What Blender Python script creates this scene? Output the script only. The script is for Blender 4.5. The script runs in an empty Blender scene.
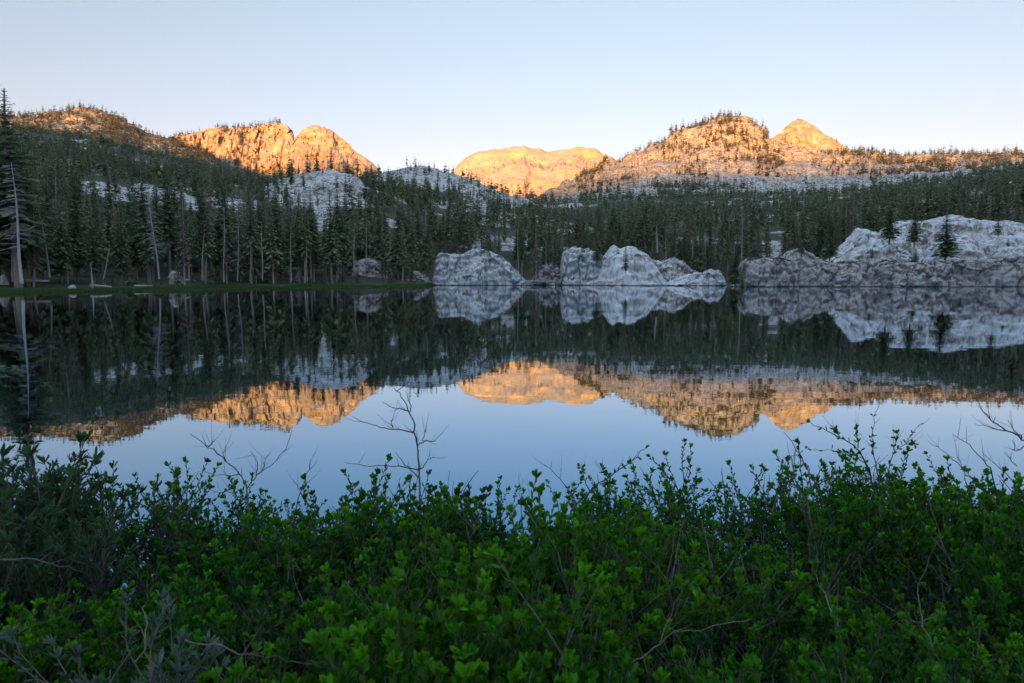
import bpy, math, random
import numpy as np
from mathutils import Vector, Matrix

rng = np.random.default_rng(11)
random.seed(11)
scene = bpy.context.scene
COL = scene.collection

# ------------------------------------------------------------------ camera
F = 24.0 / 36.0 * 1024.0
CX, CY = 512.0, 341.5
EYE = np.array([0.0, 0.0, 2.5])
HORIZON = 277.5
TH = math.atan((CY - HORIZON) / F)
cs, sn = math.cos(TH), math.sin(TH)


def ray(px, py):
    """slopes (x/y, z/y) of the line of sight through a point of the photo"""
    a = (px - CX) / F
    v = (CY - py) / F
    yy = cs + v * sn
    return a / yy, (-sn + v * cs) / yy


def at(px, py, d):
    u, t = ray(px, py)
    return np.array([u * d, d, EYE[2] + t * d])


def u_of(px, py=HORIZON):
    return ray(px, py)[0]


cam_d = bpy.data.cameras.new("camera")
cam = bpy.data.objects.new("camera", cam_d)
COL.objects.link(cam)
cam.location = EYE
cam.rotation_euler = (math.pi / 2 - TH, 0, 0)
cam_d.lens = 24
cam_d.sensor_width = 36
cam_d.clip_start = 0.05
cam_d.clip_end = 20000
scene.camera = cam
cam_d.dof.use_dof = True
cam_d.dof.focus_distance = 60.0
cam_d.dof.aperture_fstop = 6.3

# ------------------------------------------------------------------ noise


def _hash(ix, iy, iz, seed):
    h = (ix * 374761393 + iy * 668265263 + iz * 2147483647 + seed * 974711) & 0xFFFFFFFF
    h = ((h ^ (h >> 13)) * 1274126177) & 0xFFFFFFFF
    h = ((h ^ (h >> 16)) * 2246822519) & 0xFFFFFFFF
    return ((h ^ (h >> 15)) & 0xFFFFFF) / float(0xFFFFFF)


def vnoise(p, seed=0):
    p = np.asarray(p, float)
    i = np.floor(p).astype(np.int64)
    f = p - i
    f = f * f * f * (f * (f * 6 - 15) + 10)
    out = 0
    for dx in (0, 1):
        wx = f[..., 0] if dx else 1 - f[..., 0]
        for dy in (0, 1):
            wy = f[..., 1] if dy else 1 - f[..., 1]
            for dz in (0, 1):
                wz = f[..., 2] if dz else 1 - f[..., 2]
                out = out + wx * wy * wz * _hash(i[..., 0] + dx, i[..., 1] + dy, i[..., 2] + dz, seed)
    return out * 2 - 1


def fbm(p, octaves=5, seed=0, gain=0.5, ridged=False):
    p = np.asarray(p, float)
    amp, s, tot = 1.0, 0.0, 0.0
    for o in range(octaves):
        n = vnoise(p, seed + o * 17)
        if ridged:
            n = 1 - 2 * np.abs(n)
        s = s + amp * n
        tot += amp
        amp *= gain
        p = p * 2.03 + 3.7
    return s / tot


def cells(p, seed=0):
    """Worley noise: distance to nearest, second nearest, and a random value of the nearest cell"""
    p = np.asarray(p, float)
    i = np.floor(p).astype(np.int64)
    d1 = np.full(p.shape[:-1], 9.0)
    d2 = np.full(p.shape[:-1], 9.0)
    val = np.zeros(p.shape[:-1])
    for dx in (-1, 0, 1):
        for dy in (-1, 0, 1):
            for dz in (-1, 0, 1):
                c = i + np.array([dx, dy, dz])
                q = np.stack([c[..., k] + _hash(c[..., 0], c[..., 1], c[..., 2], seed + 5 * k + 1) for k in range(3)], -1)
                d = np.sqrt(((p - q) ** 2).sum(-1))
                v = _hash(c[..., 0], c[..., 1], c[..., 2], seed + 77)
                near = d < d1
                d2 = np.where(near, d1, np.minimum(d2, d))
                val = np.where(near, v, val)
                d1 = np.where(near, d, d1)
    return d1, d2, val


# ------------------------------------------------------------------ mesh helpers


def mesh_np(name, verts, faces, mats, attrs=None, smooth=False, fmat=None):
    verts = np.ascontiguousarray(verts, np.float32)
    faces = np.ascontiguousarray(faces, np.int32)
    me = bpy.data.meshes.new(name)
    n, k = faces.shape
    me.vertices.add(len(verts))
    me.vertices.foreach_set("co", verts.ravel())
    me.loops.add(n * k)
    me.loops.foreach_set("vertex_index", faces.ravel())
    me.polygons.add(n)
    me.polygons.foreach_set("loop_start", np.arange(n, dtype=np.int32) * k)
    me.polygons.foreach_set("loop_total", np.full(n, k, np.int32))
    if smooth:
        me.polygons.foreach_set("use_smooth", np.ones(n, bool))
    for m in (mats if isinstance(mats, (list, tuple)) else [mats]):
        me.materials.append(m)
    if fmat is not None:
        me.polygons.foreach_set("material_index", np.ascontiguousarray(fmat, np.int32))
    me.update(calc_edges=True)
    for an, av in (attrs or {}).items():
        a = me.attributes.new(an, "FLOAT", "POINT")
        a.data.foreach_set("value", np.ascontiguousarray(av, np.float32))
    return me


def link(name, data, parent=None):
    o = bpy.data.objects.new(name, data)
    COL.objects.link(o)
    if parent is not None:
        o.parent = parent
    return o


def tag(o, label, cat, group=None, kind=None):
    if label:
        o["label"] = label
    if cat:
        o["category"] = cat
    if group:
        o["group"] = group
    if kind:
        o["kind"] = kind
    return o


def struct(o, label=None, cat=None):
    o["kind"] = "structure"
    if label:
        o["label"] = label
    if cat:
        o["category"] = cat
    return o


def grid_faces(nr, nc):
    a = np.arange(nr * nc).reshape(nr, nc)
    return np.stack([a[:-1, :-1], a[:-1, 1:], a[1:, 1:], a[1:, :-1]], -1).reshape(-1, 4)


# ------------------------------------------------------------------ materials


class NT:
    def __init__(self, name):
        self.m = bpy.data.materials.new(name)
        self.m.use_nodes = True
        self.t = self.m.node_tree
        self.t.nodes.clear()
        self.out = self.n("ShaderNodeOutputMaterial")

    def n(self, typ, **kw):
        nd = self.t.nodes.new(typ)
        for k, v in kw.items():
            if k.startswith("i_"):
                nd.inputs[k[2:].replace("_", " ")].default_value = v
            else:
                setattr(nd, k, v)
        return nd

    def l(self, a, b):
        self.t.links.new(a, b)

    def val(self, sock, v):
        if hasattr(v, "is_output") or hasattr(v, "links"):
            self.l(v, sock)
        else:
            sock.default_value = v

    def math(self, op, a, b=0.5, clamp=False):
        nd = self.n("ShaderNodeMath", operation=op, use_clamp=clamp)
        self.val(nd.inputs[0], a)
        self.val(nd.inputs[1], b)
        return nd.outputs[0]

    def mix(self, f, a, b, blend="MIX"):
        nd = self.n("ShaderNodeMix", data_type="RGBA", blend_type=blend)
        self.val(nd.inputs[0], f)
        self.val(nd.inputs[6], a if not isinstance(a, tuple) else (*a, 1))
        self.val(nd.inputs[7], b if not isinstance(b, tuple) else (*b, 1))
        return nd.outputs[2]

    def ramp(self, f, stops):
        nd = self.n("ShaderNodeValToRGB")
        el = nd.color_ramp.elements
        while len(el) < len(stops):
            el.new(0.5)
        for e, (p, c) in zip(el, stops):
            e.position = p
            e.color = (*c, 1) if isinstance(c, tuple) else (c, c, c, 1)
        self.l(f, nd.inputs[0])
        return nd.outputs[0]

    def coord(self, kind="Object", scale=(1, 1, 1)):
        tc = self.n("ShaderNodeTexCoord")
        mp = self.n("ShaderNodeMapping")
        mp.inputs["Scale"].default_value = scale
        self.l(tc.outputs[kind], mp.inputs[0])
        return mp.outputs[0]

    def noise(self, vec, scale, detail=6, rough=0.6, dist=0.0):
        nd = self.n("ShaderNodeTexNoise")
        nd.inputs["Scale"].default_value = scale
        nd.inputs["Detail"].default_value = detail
        nd.inputs["Roughness"].default_value = rough
        nd.inputs["Distortion"].default_value = dist
        self.l(vec, nd.inputs["Vector"])
        return nd.outputs["Fac"]

    def vor(self, vec, scale, feature="DISTANCE_TO_EDGE", out="Distance"):
        nd = self.n("ShaderNodeTexVoronoi", feature=feature)
        nd.inputs["Scale"].default_value = scale
        self.l(vec, nd.inputs["Vector"])
        return nd.outputs[out]

    def attr(self, name):
        return self.n("ShaderNodeAttribute", attribute_name=name).outputs["Fac"]

    def bsdf(self, col, rough=0.9, spec=0.2, bump=None, bstr=0.5, bdist=0.1):
        b = self.n("ShaderNodeBsdfPrincipled")
        self.val(b.inputs["Base Color"], col if not isinstance(col, tuple) else (*col, 1))
        self.val(b.inputs["Roughness"], rough)
        b.inputs["Specular IOR Level"].default_value = spec
        if bump is not None:
            bn = self.n("ShaderNodeBump")
            bn.inputs["Strength"].default_value = bstr
            bn.inputs["Distance"].default_value = bdist
            self.l(bump, bn.inputs["Height"])
            self.l(bn.outputs[0], b.inputs["Normal"])
        self.l(b.outputs[0], self.out.inputs[0])
        return b


def granite(name, light, dark, streak, size=1.0, crack=0.6):
    """granite with mottling, runs of dark lichen stain and cracks"""
    m = NT(name)
    v = m.coord()
    vs = m.coord(scale=(1, 1, 0.13))
    big = m.noise(v, 0.16 * size, 5, 0.6, 0.6)
    mot = m.noise(v, 0.9 * size, 8, 0.7)
    run = m.noise(vs, 0.55 * size, 7, 0.65, 0.8)
    base = m.mix(m.ramp(mot, [(0.3, 0.0), (0.7, 1.0)]), dark, light)
    base = m.mix(m.ramp(big, [(0.45, 0.0), (0.66, 0.5)]), base, dark)
    base = m.mix(m.ramp(run, [(0.5, 0.0), (0.64, 0.75)]), base, streak)
    warp = m.n("ShaderNodeVectorMath", operation="ADD")
    nz = m.n("ShaderNodeTexNoise")
    nz.inputs["Scale"].default_value = 0.5 * size
    m.l(v, nz.inputs["Vector"])
    m.l(v, warp.inputs[0])
    m.l(nz.outputs["Color"], warp.inputs[1])
    cr = m.math("ABSOLUTE", m.math("SUBTRACT", m.noise(m.coord(scale=(1, 1, 0.6)), 0.22 * size, 2, 0.5, 1.5), 0.5))
    cr = m.math("MULTIPLY", cr, 4.0)
    crm = m.ramp(cr, [(0.0, 1.0), (0.045, 0.0)])
    base = m.mix(m.math("MULTIPLY", crm, crack), base, (0.035, 0.035, 0.035))
    ge = m.n("ShaderNodeNewGeometry").outputs["Position"]
    sz_ = m.n("ShaderNodeSeparateXYZ")
    m.l(ge, sz_.inputs[0])
    wet = m.math("ADD", sz_.outputs[2], m.math("MULTIPLY", m.noise(v, 0.7, 4, 0.6), 0.9))
    base = m.mix(m.ramp(wet, [(0.62, 0.85), (0.86, 0.0)]), base, (0.03, 0.03, 0.028))
    h = m.math("ADD", mot, m.math("MULTIPLY", m.ramp(cr, [(0.0, 0.0), (0.09, 1.0)]), 0.8))
    m.bsdf(base, 0.9, 0.15, h, 0.55, 0.3 / size)
    return m.m


M_GRAN = granite("pale_granite", (0.57, 0.56, 0.535), (0.25, 0.25, 0.24), (0.055, 0.055, 0.053))
M_CLIFF = granite("dark_granite", (0.38, 0.35, 0.32), (0.19, 0.178, 0.165), (0.05, 0.035, 0.034), 1.2, 0.8)
M_SLAB = granite("slab_granite", (0.58, 0.57, 0.55), (0.27, 0.27, 0.265), (0.07, 0.066, 0.062), 0.8, 0.5)


def mountain_mat(name, rock, shade, veg, vegamt, size):
    m = NT(name)
    v = m.coord()
    vz = m.coord(scale=(1, 1, 2.6))
    vv = m.coord(scale=(1, 1, 0.3))
    a = m.noise(v, 0.012 * size, 8, 0.65)
    b = m.noise(vz, 0.05 * size, 8, 0.7, 0.5)
    c = m.noise(vv, 0.03 * size, 7, 0.65, 1.0)
    d = m.noise(v, 0.22 * size, 5, 0.7)
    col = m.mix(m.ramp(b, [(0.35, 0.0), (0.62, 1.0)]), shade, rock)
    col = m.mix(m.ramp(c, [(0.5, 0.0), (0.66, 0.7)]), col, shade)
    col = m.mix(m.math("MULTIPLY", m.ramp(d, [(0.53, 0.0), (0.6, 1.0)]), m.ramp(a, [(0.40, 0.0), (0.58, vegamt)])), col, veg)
    h = m.math("ADD", b, m.math("MULTIPLY", c, 0.8))
    m.bsdf(col, 0.95, 0.05, h, 0.9, 5.0 / size)
    return m.m


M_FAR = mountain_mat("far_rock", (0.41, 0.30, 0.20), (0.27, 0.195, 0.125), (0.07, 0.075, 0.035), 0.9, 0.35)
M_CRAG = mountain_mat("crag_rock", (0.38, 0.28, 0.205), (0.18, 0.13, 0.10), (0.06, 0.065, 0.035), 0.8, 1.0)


def terrain_mat():
    m = NT("hillside_ground")
    v = m.coord()
    vz = m.coord(scale=(1, 1, 3.0))
    mot = m.noise(v, 0.35, 8, 0.7)
    band = m.noise(vz, 0.07, 8, 0.7, 0.6)
    fine = m.noise(v, 0.16, 6, 0.75)
    rock = m.mix(m.ramp(band, [(0.36, 0.0), (0.58, 1.0)]), (0.21, 0.195, 0.175), (0.47, 0.44, 0.405))
    rock = m.mix(m.ramp(mot, [(0.52, 0.0), (0.66, 0.7)]), rock, (0.16, 0.15, 0.14))
    spk = m.noise(v, 0.28, 4, 0.8)
    rock = m.mix(m.ramp(spk, [(0.53, 0.0), (0.58, 0.85)]), rock, (0.07, 0.075, 0.05))
    gp = m.n("ShaderNodeNewGeometry").outputs["Position"]
    gy = m.n("ShaderNodeSeparateXYZ")
    m.l(gp, gy.inputs[0])
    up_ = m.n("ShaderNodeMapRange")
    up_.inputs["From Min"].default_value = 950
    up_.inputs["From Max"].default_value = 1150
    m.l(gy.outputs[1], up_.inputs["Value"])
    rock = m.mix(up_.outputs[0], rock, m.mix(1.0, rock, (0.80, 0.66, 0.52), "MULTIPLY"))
    duff = m.mix(mot, (0.034, 0.040, 0.024), (0.08, 0.075, 0.052))
    mead = m.mix(m.ramp(m.noise(v, 0.25, 6, 0.7), [(0.35, 0.0), (0.65, 1.0)]), (0.022, 0.038, 0.014), (0.05, 0.068, 0.026))
    rk = m.ramp(m.math("ADD", m.attr("rock"), m.math("ADD", m.math("MULTIPLY", m.math("SUBTRACT", fine, 0.5), 1.3), m.math("MULTIPLY", m.math("SUBTRACT", m.noise(v, 0.05, 4, 0.6), 0.5), 1.6))), [(0.42, 0.0), (0.58, 1.0)])
    col = m.mix(rk, duff, rock)
    col = m.mix(m.attr("meadow"), col, mead)
    h = m.math("ADD", mot, m.math("MULTIPLY", band, 1.5))
    m.bsdf(col, 0.95, 0.05, h, 0.8, 1.5)
    return m.m


M_TERR = terrain_mat()


def simple(name, c1, c2, scale=3.0, rough=0.9, spec=0.1, stretch=(1, 1, 1), bstr=0.4, bdist=0.05):
    m = NT(name)
    v = m.coord(scale=stretch)
    f = m.noise(v, scale, 7, 0.65)
    oi = m.n("ShaderNodeObjectInfo").outputs["Random"]
    col = m.mix(m.ramp(f, [(0.3, 0.0), (0.7, 1.0)]), c1, c2)
    col = m.mix(m.math("MULTIPLY", oi, 0.35), col, (c1[0] * 0.6, c1[1] * 0.6, c1[2] * 0.6))
    m.bsdf(col, rough, spec, f, bstr, bdist)
    return m.m


M_BARK = simple("conifer_bark", (0.10, 0.085, 0.07), (0.24, 0.21, 0.18), 1.2, stretch=(3, 3, 0.4))
M_PALE = simple("pale_bark", (0.14, 0.125, 0.11), (0.29, 0.27, 0.245), 1.2, stretch=(3, 3, 0.4))
M_SNAG = simple("weathered_wood", (0.18, 0.175, 0.17), (0.40, 0.39, 0.38), 1.0, stretch=(3, 3, 0.4))
M_LOG = simple("silver_wood", (0.16, 0.155, 0.145), (0.34, 0.33, 0.315), 2.0, stretch=(0.4, 2, 2))
M_TWIG = simple("shrub_wood", (0.040, 0.034, 0.030), (0.12, 0.108, 0.10), 30.0, bstr=0.5, bdist=0.002)
M_PTWIG = simple("pale_twig", (0.07, 0.06, 0.05), (0.17, 0.15, 0.13), 30.0, bstr=0.5, bdist=0.002)
M_SOIL = simple("bank_soil", (0.018, 0.014, 0.010), (0.05, 0.04, 0.028), 6.0)
M_BED = simple("lake_bed", (0.03, 0.03, 0.022), (0.06, 0.055, 0.04), 0.5)
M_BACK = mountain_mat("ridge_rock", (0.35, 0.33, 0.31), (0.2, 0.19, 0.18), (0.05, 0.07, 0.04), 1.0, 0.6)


def needles(name, c1, c2, tintc):
    """conifer needles: colour differs from tree to tree and from spray to spray"""
    m = NT(name)
    oi = m.n("ShaderNodeObjectInfo").outputs["Random"]
    tn = m.attr("tint")
    f = m.math("FRACT", m.math("ADD", oi, tn))
    col = m.mix(f, c1, c2)
    sp = m.attr("spray")
    col = m.mix(m.math("MULTIPLY", sp, 0.6), col, tintc)
    d = m.n("ShaderNodeBsdfDiffuse")
    t = m.n("ShaderNodeBsdfTranslucent")
    m.l(col, d.inputs[0])
    m.l(col, t.inputs[0])
    mx = m.n("ShaderNodeMixShader")
    mx.inputs[0].default_value = 0.25
    m.l(d.outputs[0], mx.inputs[1])
    m.l(t.outputs[0], mx.inputs[2])
    m.l(mx.outputs[0], m.out.inputs[0])
    return m.m


M_NEED = needles("conifer_needles", (0.050, 0.088, 0.044), (0.165, 0.178, 0.095), (0.15, 0.185, 0.095))
M_RUST = needles("dying_needles", (0.11, 0.088, 0.068), (0.17, 0.135, 0.105), (0.20, 0.165, 0.13))
M_RIDGE = needles("ridge_needles", (0.05, 0.055, 0.028), (0.10, 0.085, 0.045), (0.12, 0.11, 0.06))


def leaf(name, c1, c2, young):
    m = NT(name)
    oi = m.n("ShaderNodeObjectInfo").outputs["Random"]
    tn = m.attr("tint")
    yg = m.attr("young")
    col = m.mix(tn, c1, c2)
    col = m.mix(m.math("MULTIPLY", yg, 0.85), col, young)
    col = m.mix(m.math("MULTIPLY", oi, 0.3), col, (c1[0] * 0.7, c1[1] * 0.75, c1[2] * 0.9))
    p = m.n("ShaderNodeBsdfPrincipled")
    m.l(col, p.inputs["Base Color"])
    p.inputs["Roughness"].default_value = 0.55
    p.inputs["Specular IOR Level"].default_value = 0.10
    t = m.n("ShaderNodeBsdfTranslucent")
    m.l(m.mix(0.5, col, young), t.inputs[0])
    mx = m.n("ShaderNodeMixShader")
    mx.inputs[0].default_value = 0.35
    m.l(p.outputs[0], mx.inputs[1])
    m.l(t.outputs[0], mx.inputs[2])
    m.l(mx.outputs[0], m.out.inputs[0])
    return m.m


M_LEAF = leaf("shrub_leaf", (0.0036, 0.020, 0.003), (0.0072, 0.040, 0.004), (0.055, 0.24, 0.008))
M_LEAF_YELLOW = leaf("yellowish_leaf", (0.005, 0.027, 0.003), (0.010, 0.054, 0.004), (0.095, 0.31, 0.009))
M_LEAF_DULL = leaf("dull_leaf", (0.006, 0.021, 0.006), (0.011, 0.034, 0.009), (0.020, 0.065, 0.012))
M_WILLOW = leaf("willow_leaf", (0.014, 0.036, 0.016), (0.026, 0.055, 0.024), (0.05, 0.10, 0.035))
M_SILVER = leaf("silver_leaf", (0.030, 0.060, 0.040), (0.06, 0.09, 0.066), (0.12, 0.15, 0.115))
M_GRASS = leaf("meadow_grass", (0.022, 0.05, 0.014), (0.045, 0.08, 0.022), (0.07, 0.12, 0.03))


def water_mat():
    m = NT("lake_water")
    v = m.coord(scale=(0.35, 1, 1))
    a = m.noise(v, 1.3, 3, 0.5)
    b = m.noise(v, 0.22, 2, 0.5)
    h = m.math("ADD", a, m.math("MULTIPLY", b, 2.0))
    p = m.bsdf((0.04, 0.22, 0.40), 0.010, 0.5, h, 0.07, 0.020)
    p.inputs["Metallic"].default_value = 1.0     # a still, blue mirror: reflectance climbs to white at grazing angles
    return m.m


M_WATER = water_mat()

# ------------------------------------------------------------------ light
SUN_EL, SUN_AZ = math.radians(3.0), math.radians(12.0)   # behind the camera, to its left
sdir = Vector((-math.sin(SUN_AZ) * math.cos(SUN_EL), -math.cos(SUN_AZ) * math.cos(SUN_EL), math.sin(SUN_EL)))
w = bpy.data.worlds.new("World")
scene.world = w
w.use_nodes = True
wt = w.node_tree
wt.nodes.clear()
wo = wt.nodes.new("ShaderNodeOutputWorld")
bg = wt.nodes.new("ShaderNodeBackground")
sky = wt.nodes.new("ShaderNodeTexSky")
sky.sky_type = "NISHITA"
sky.sun_disc = False
sky.sun_elevation = SUN_EL
sky.sun_rotation = math.radians(180.0) + SUN_AZ
sky.altitude = 2300
sky.air_density = 1.0
sky.dust_density = 0.6
sky.ozone_density = 1.5
bg.inputs[1].default_value = 0.115
# gain added to unseen sky overhead, and slightly behind the camera, to fill the shade
hs = wt.nodes.new("ShaderNodeHueSaturation")
hs.inputs["Saturation"].default_value = 0.80
wt.links.new(sky.outputs[0], hs.inputs["Color"])
tc = wt.nodes.new("ShaderNodeTexCoord")
sx = wt.nodes.new("ShaderNodeSeparateXYZ")
wt.links.new(tc.outputs["Generated"], sx.inputs[0])


def mapr(sock, a, b, c, d):
    n = wt.nodes.new("ShaderNodeMapRange")
    n.interpolation_type = "SMOOTHSTEP"
    for k, v in zip(("From Min", "From Max", "To Min", "To Max"), (a, b, c, d)):
        n.inputs[k].default_value = v
    wt.links.new(sock, n.inputs["Value"])
    return n.outputs[0]


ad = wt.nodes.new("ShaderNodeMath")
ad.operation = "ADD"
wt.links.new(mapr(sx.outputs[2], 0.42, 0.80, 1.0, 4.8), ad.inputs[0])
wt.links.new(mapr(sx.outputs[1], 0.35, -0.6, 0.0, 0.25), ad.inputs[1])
ml = wt.nodes.new("ShaderNodeVectorMath")
ml.operation = "SCALE"
cool = wt.nodes.new("ShaderNodeVectorMath")
cool.operation = "MULTIPLY"
tr = wt.nodes.new("ShaderNodeValToRGB")
els = tr.color_ramp.elements
while len(els) < 4:
    els.new(0.5)
for e_, (p_, c_) in zip(els, [(0.04, (0.66, 0.44, 0.40)), (0.15, (0.62, 0.46, 0.45)), (0.34, (0.69, 0.59, 0.54)), (0.62, (0.73, 0.70, 0.69))]):
    e_.position = p_
    e_.color = (*c_, 1)
wt.links.new(sx.outputs[2], tr.inputs[0])
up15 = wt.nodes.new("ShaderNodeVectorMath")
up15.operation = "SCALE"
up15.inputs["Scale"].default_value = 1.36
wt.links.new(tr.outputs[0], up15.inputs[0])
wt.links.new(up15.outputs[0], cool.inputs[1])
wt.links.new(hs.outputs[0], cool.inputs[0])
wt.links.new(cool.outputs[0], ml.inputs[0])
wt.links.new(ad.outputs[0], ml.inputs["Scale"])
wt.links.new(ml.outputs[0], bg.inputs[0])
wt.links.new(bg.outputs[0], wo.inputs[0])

sl = bpy.data.lights.new("sun", "SUN")
sl.energy = 5.0
sl.angle = math.radians(1.6)
sl.color = (1.0, 0.48, 0.13)
so = bpy.data.objects.new("sun", sl)
COL.objects.link(so)
so.rotation_euler = sdir.to_track_quat("Z", "Y").to_euler()
so.location = (0, -50, 100)

# ------------------------------------------------------------------ terrain: shore, wooded hillside, left ridge, big mountain
NC, NR = 900, 430
US = np.linspace(-1.35, 1.35, NC)
DS = 90.0 * (1380.0 / 90.0) ** np.linspace(0, 1, NR)

shore_px = [-400, 0, 100, 150, 185, 215, 300, 425, 440, 500, 512, 535, 560, 570, 730, 760, 1024, 1400]
shore_py = [297, 294.0, 291.4, 290.5, 290.6, 289.0, 288.0, 286.4, 284.6, 284.6, 284.4, 284.9, 284.4, 284.3, 284.6, 285.3, 285.6, 286]
sh_u = np.array([ray(a, b)[0] for a, b in zip(shore_px, shore_py)])
sh_d = np.array([-EYE[2] / ray(a, b)[1] for a, b in zip(shore_px, shore_py)])


def shore(u):
    u = np.asarray(u, float)
    return np.interp(u, sh_u, sh_d) + 2.5 * vnoise(np.stack([u * 22, u * 0, u * 0], -1), 5) * (np.abs(u) < 2)


ST = [-400, 0, 60, 100, 165, 210, 256, 300, 335, 385, 420, 455, 510, 560, 600, 660, 730, 770, 810, 870, 940, 1024, 1400]
TAB = {
    200: [9, 9, 9, 9, 7, 6, 5, 4, 4, 3, 2, 2, 2, 2, 2, 2, 2, 3, 3, 3.5, 4, 4, 4],
    240: [17, 17, 17, 17, 15, 11, 9, 8, 7, 7, 7, 8, 8, 8, 8, 9, 9, 10, 11, 12, 13, 14, 15],
    300: [34, 33, 36, 38, 33, 26, 20, 17, 17, 19, 17, 16, 15, 14, 15, 15, 16, 18, 20, 22, 25, 28, 30],
    340: [48, 46, 47, 48, 44, 38, 30, 28, 28, 31, 26, 23, 21, 19, 21, 21, 23, 24, 26, 29, 32, 36, 38],
    450: [74, 74, 72, 70, 64, 60, 60, 71, 75, 56, 48, 45, 39, 34, 34, 36, 38, 40, 42, 45, 50, 57, 60],
    600: [115, 113, 108, 104, 92, 86, 78, 76, 76, 74, 72, 68, 60, 52, 52, 55, 57, 58, 60, 65, 73, 84, 90],
    750: [165, 160, 155, 148, 130, 120, 110, 106, 106, 114, 121, 117, 91, 82, 84, 85, 85, 85, 88, 95, 104, 117, 125],
    900: [190, 180, 180, 168, 148, 134, 118, 105, 100, 100, 100, 95, 85, 88, 98, 108, 108, 106, 108, 115, 126, 140, 145],
    1050: [222, 210, 210, 202, 168, 146, 118, 100, 95, 90, 85, 80, 80, 96, 122, 146, 150, 150, 148, 150, 156, 168, 170],
    1200: [282, 270, 286, 283, 232, 160, 115, 90, 80, 75, 70, 70, 78, 128, 176, 226, 262, 240, 200, 196, 194, 194, 190],
    1280: [270, 262, 270, 265, 215, 150, 105, 80, 70, 65, 60, 60, 76, 128, 184, 250, 292, 258, 212, 204, 202, 198, 190],
    1380: [220, 215, 220, 215, 170, 120, 80, 60, 50, 45, 45, 45, 50, 90, 140, 200, 240, 210, 180, 175, 170, 165, 160],
}
st_u = np.array([u_of(a, 230) for a in ST])
# the skyline of the left ridge and of the big mountain, traced and turned into height at its own distance
sky_l = [(-400, 112), (0, 116), (30, 117), (50, 113), (75, 109), (100, 111), (125, 122), (150, 134), (165, 140), (200, 152), (230, 170)]
sky_r = [(515, 216), (540, 204), (560, 190), (575, 184), (600, 172), (625, 159), (650, 145), (665, 139), (690, 129), (712, 121), (728, 119), (742, 119), (755, 124),
         (764, 133), (772, 142), (800, 152), (830, 155), (870, 158), (900, 160), (950, 161), (1024, 163), (1400, 170)]
UU, DD = np.meshgrid(US, DS)
dk = sorted(TAB)
zk = np.stack([np.interp(US, st_u, TAB[k]) for k in dk], 0)
ul, tl = zip(*[ray(a, b) for a, b in sky_l])
ur, tr = zip(*[ray(a, b) for a, b in sky_r])
lz = np.interp(US, ul, tl) * 1200 + EYE[2]
rz = np.interp(US, ur, tr) * 1280 + EYE[2]
k12, k128, k105, k90 = dk.index(1200), dk.index(1280), dk.index(1050), dk.index(900)
selL = US < u_of(225, 150)
selR = US > u_of(520, 210)
ratio = np.where(selL, lz / zk[k12], 1.0)
zk[k12] = np.where(selL, lz, zk[k12])
zk[k128] = np.where(selL, lz * 0.94, zk[k128])
zk[k105] = np.where(selL, zk[k105] * (0.4 + 0.6 * ratio), zk[k105])
ratio = np.where(selR, rz / zk[k128], 1.0)
zk[k128] = np.where(selR, rz, zk[k128])
zk[k12] = np.where(selR, zk[k12] * ratio, zk[k12])
zk[k105] = np.where(selR, zk[k105] * (0.5 + 0.5 * ratio), zk[k105])


def smooth_u(a, k):
    ker = np.hanning(2 * k + 3)
    ker /= ker.sum()
    return np.stack([np.convolve(np.pad(r, k + 1, mode="edge"), ker, mode="valid") for r in a], 0)


zs = smooth_u(zk, 9)
zs[k12] = smooth_u(zk[k12:k12 + 1], 2)[0]
zs[k128] = smooth_u(zk[k128:k128 + 1], 2)[0]
S = shore(US)
Z = np.zeros((NR, NC))
flat = np.interp(US, [u_of(0), u_of(420), u_of(445), u_of(740), u_of(760)], [0.35, 0.35, 0.8, 0.8, 1.2])
flat2 = np.interp(US, [u_of(0), u_of(420), u_of(445), u_of(740), u_of(760)], [1.6, 1.4, 2.4, 2.4, 3.0])
for c in range(NC):
    xs = [S[c] - 14, S[c], S[c] + 9, S[c] + 26]
    ys = [-2.2, 0.0, flat[c], flat2[c]]
    for k, d in enumerate(dk):
        if d > S[c] + 40:
            xs.append(d)
            ys.append(max(zs[k, c], ys[-1] if d < 300 else -9e9))
    Z[:, c] = np.interp(DS, xs, ys)
Z[0] = np.minimum(Z[0], -2.2)
beyond = np.interp(US, [u_of(438), u_of(445), u_of(735), u_of(748)], [0, 0.0, 0.0, 0])
X = UU * DD
pts = np.stack([X, DD, Z], -1)
# rock mask: bare ledges, the grey knoll, the granite slopes of the big mountain
PXg = CX + UU * F * 1.014
blobs = [(82, 172, 300, 352, 1.0), (208, 262, 330, 400, 0.75), (262, 372, 370, 470, 0.72), (150, 205, 310, 352, 0.8), (396, 480, 640, 775, 0.8), (470, 530, 600, 770, 0.72), (430, 520, 480, 600, 0.6),
         (385, 404, 325, 350, 0.9), (312, 336, 330, 372, 0.8), (450, 505, 560, 640, 0.55), (752, 790, 275, 300, 0.7),
         (535, 1100, 870, 1400, 0.72), (-600, 240, 900, 1400, 0.50), (745, 1100, 150, 235, 0.9), (60, 80, 420, 560, .6)]
rock = np.clip(np.where(PXg < 250, -0.12, 0.15) + 1.5 * fbm(np.stack([X / 55, DD / 42, X * 0], -1), 4, 91), 0, 0.9) * np.clip((DD - 255) / 60, 0, 1) * np.clip((1000 - DD) / 150, 0.3, 1)
for a, b, c, d, s in blobs:
    ex = np.clip(np.minimum(PXg - a, b - PXg) / (0.18 * min(b - a, 160)) + 0.5, 0, 1)
    ey = np.clip(np.minimum(DD - c, d - DD) / (0.15 * (d - c)) + 0.5, 0, 1)
    rock = np.maximum(rock, s * ex * ey)
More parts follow.
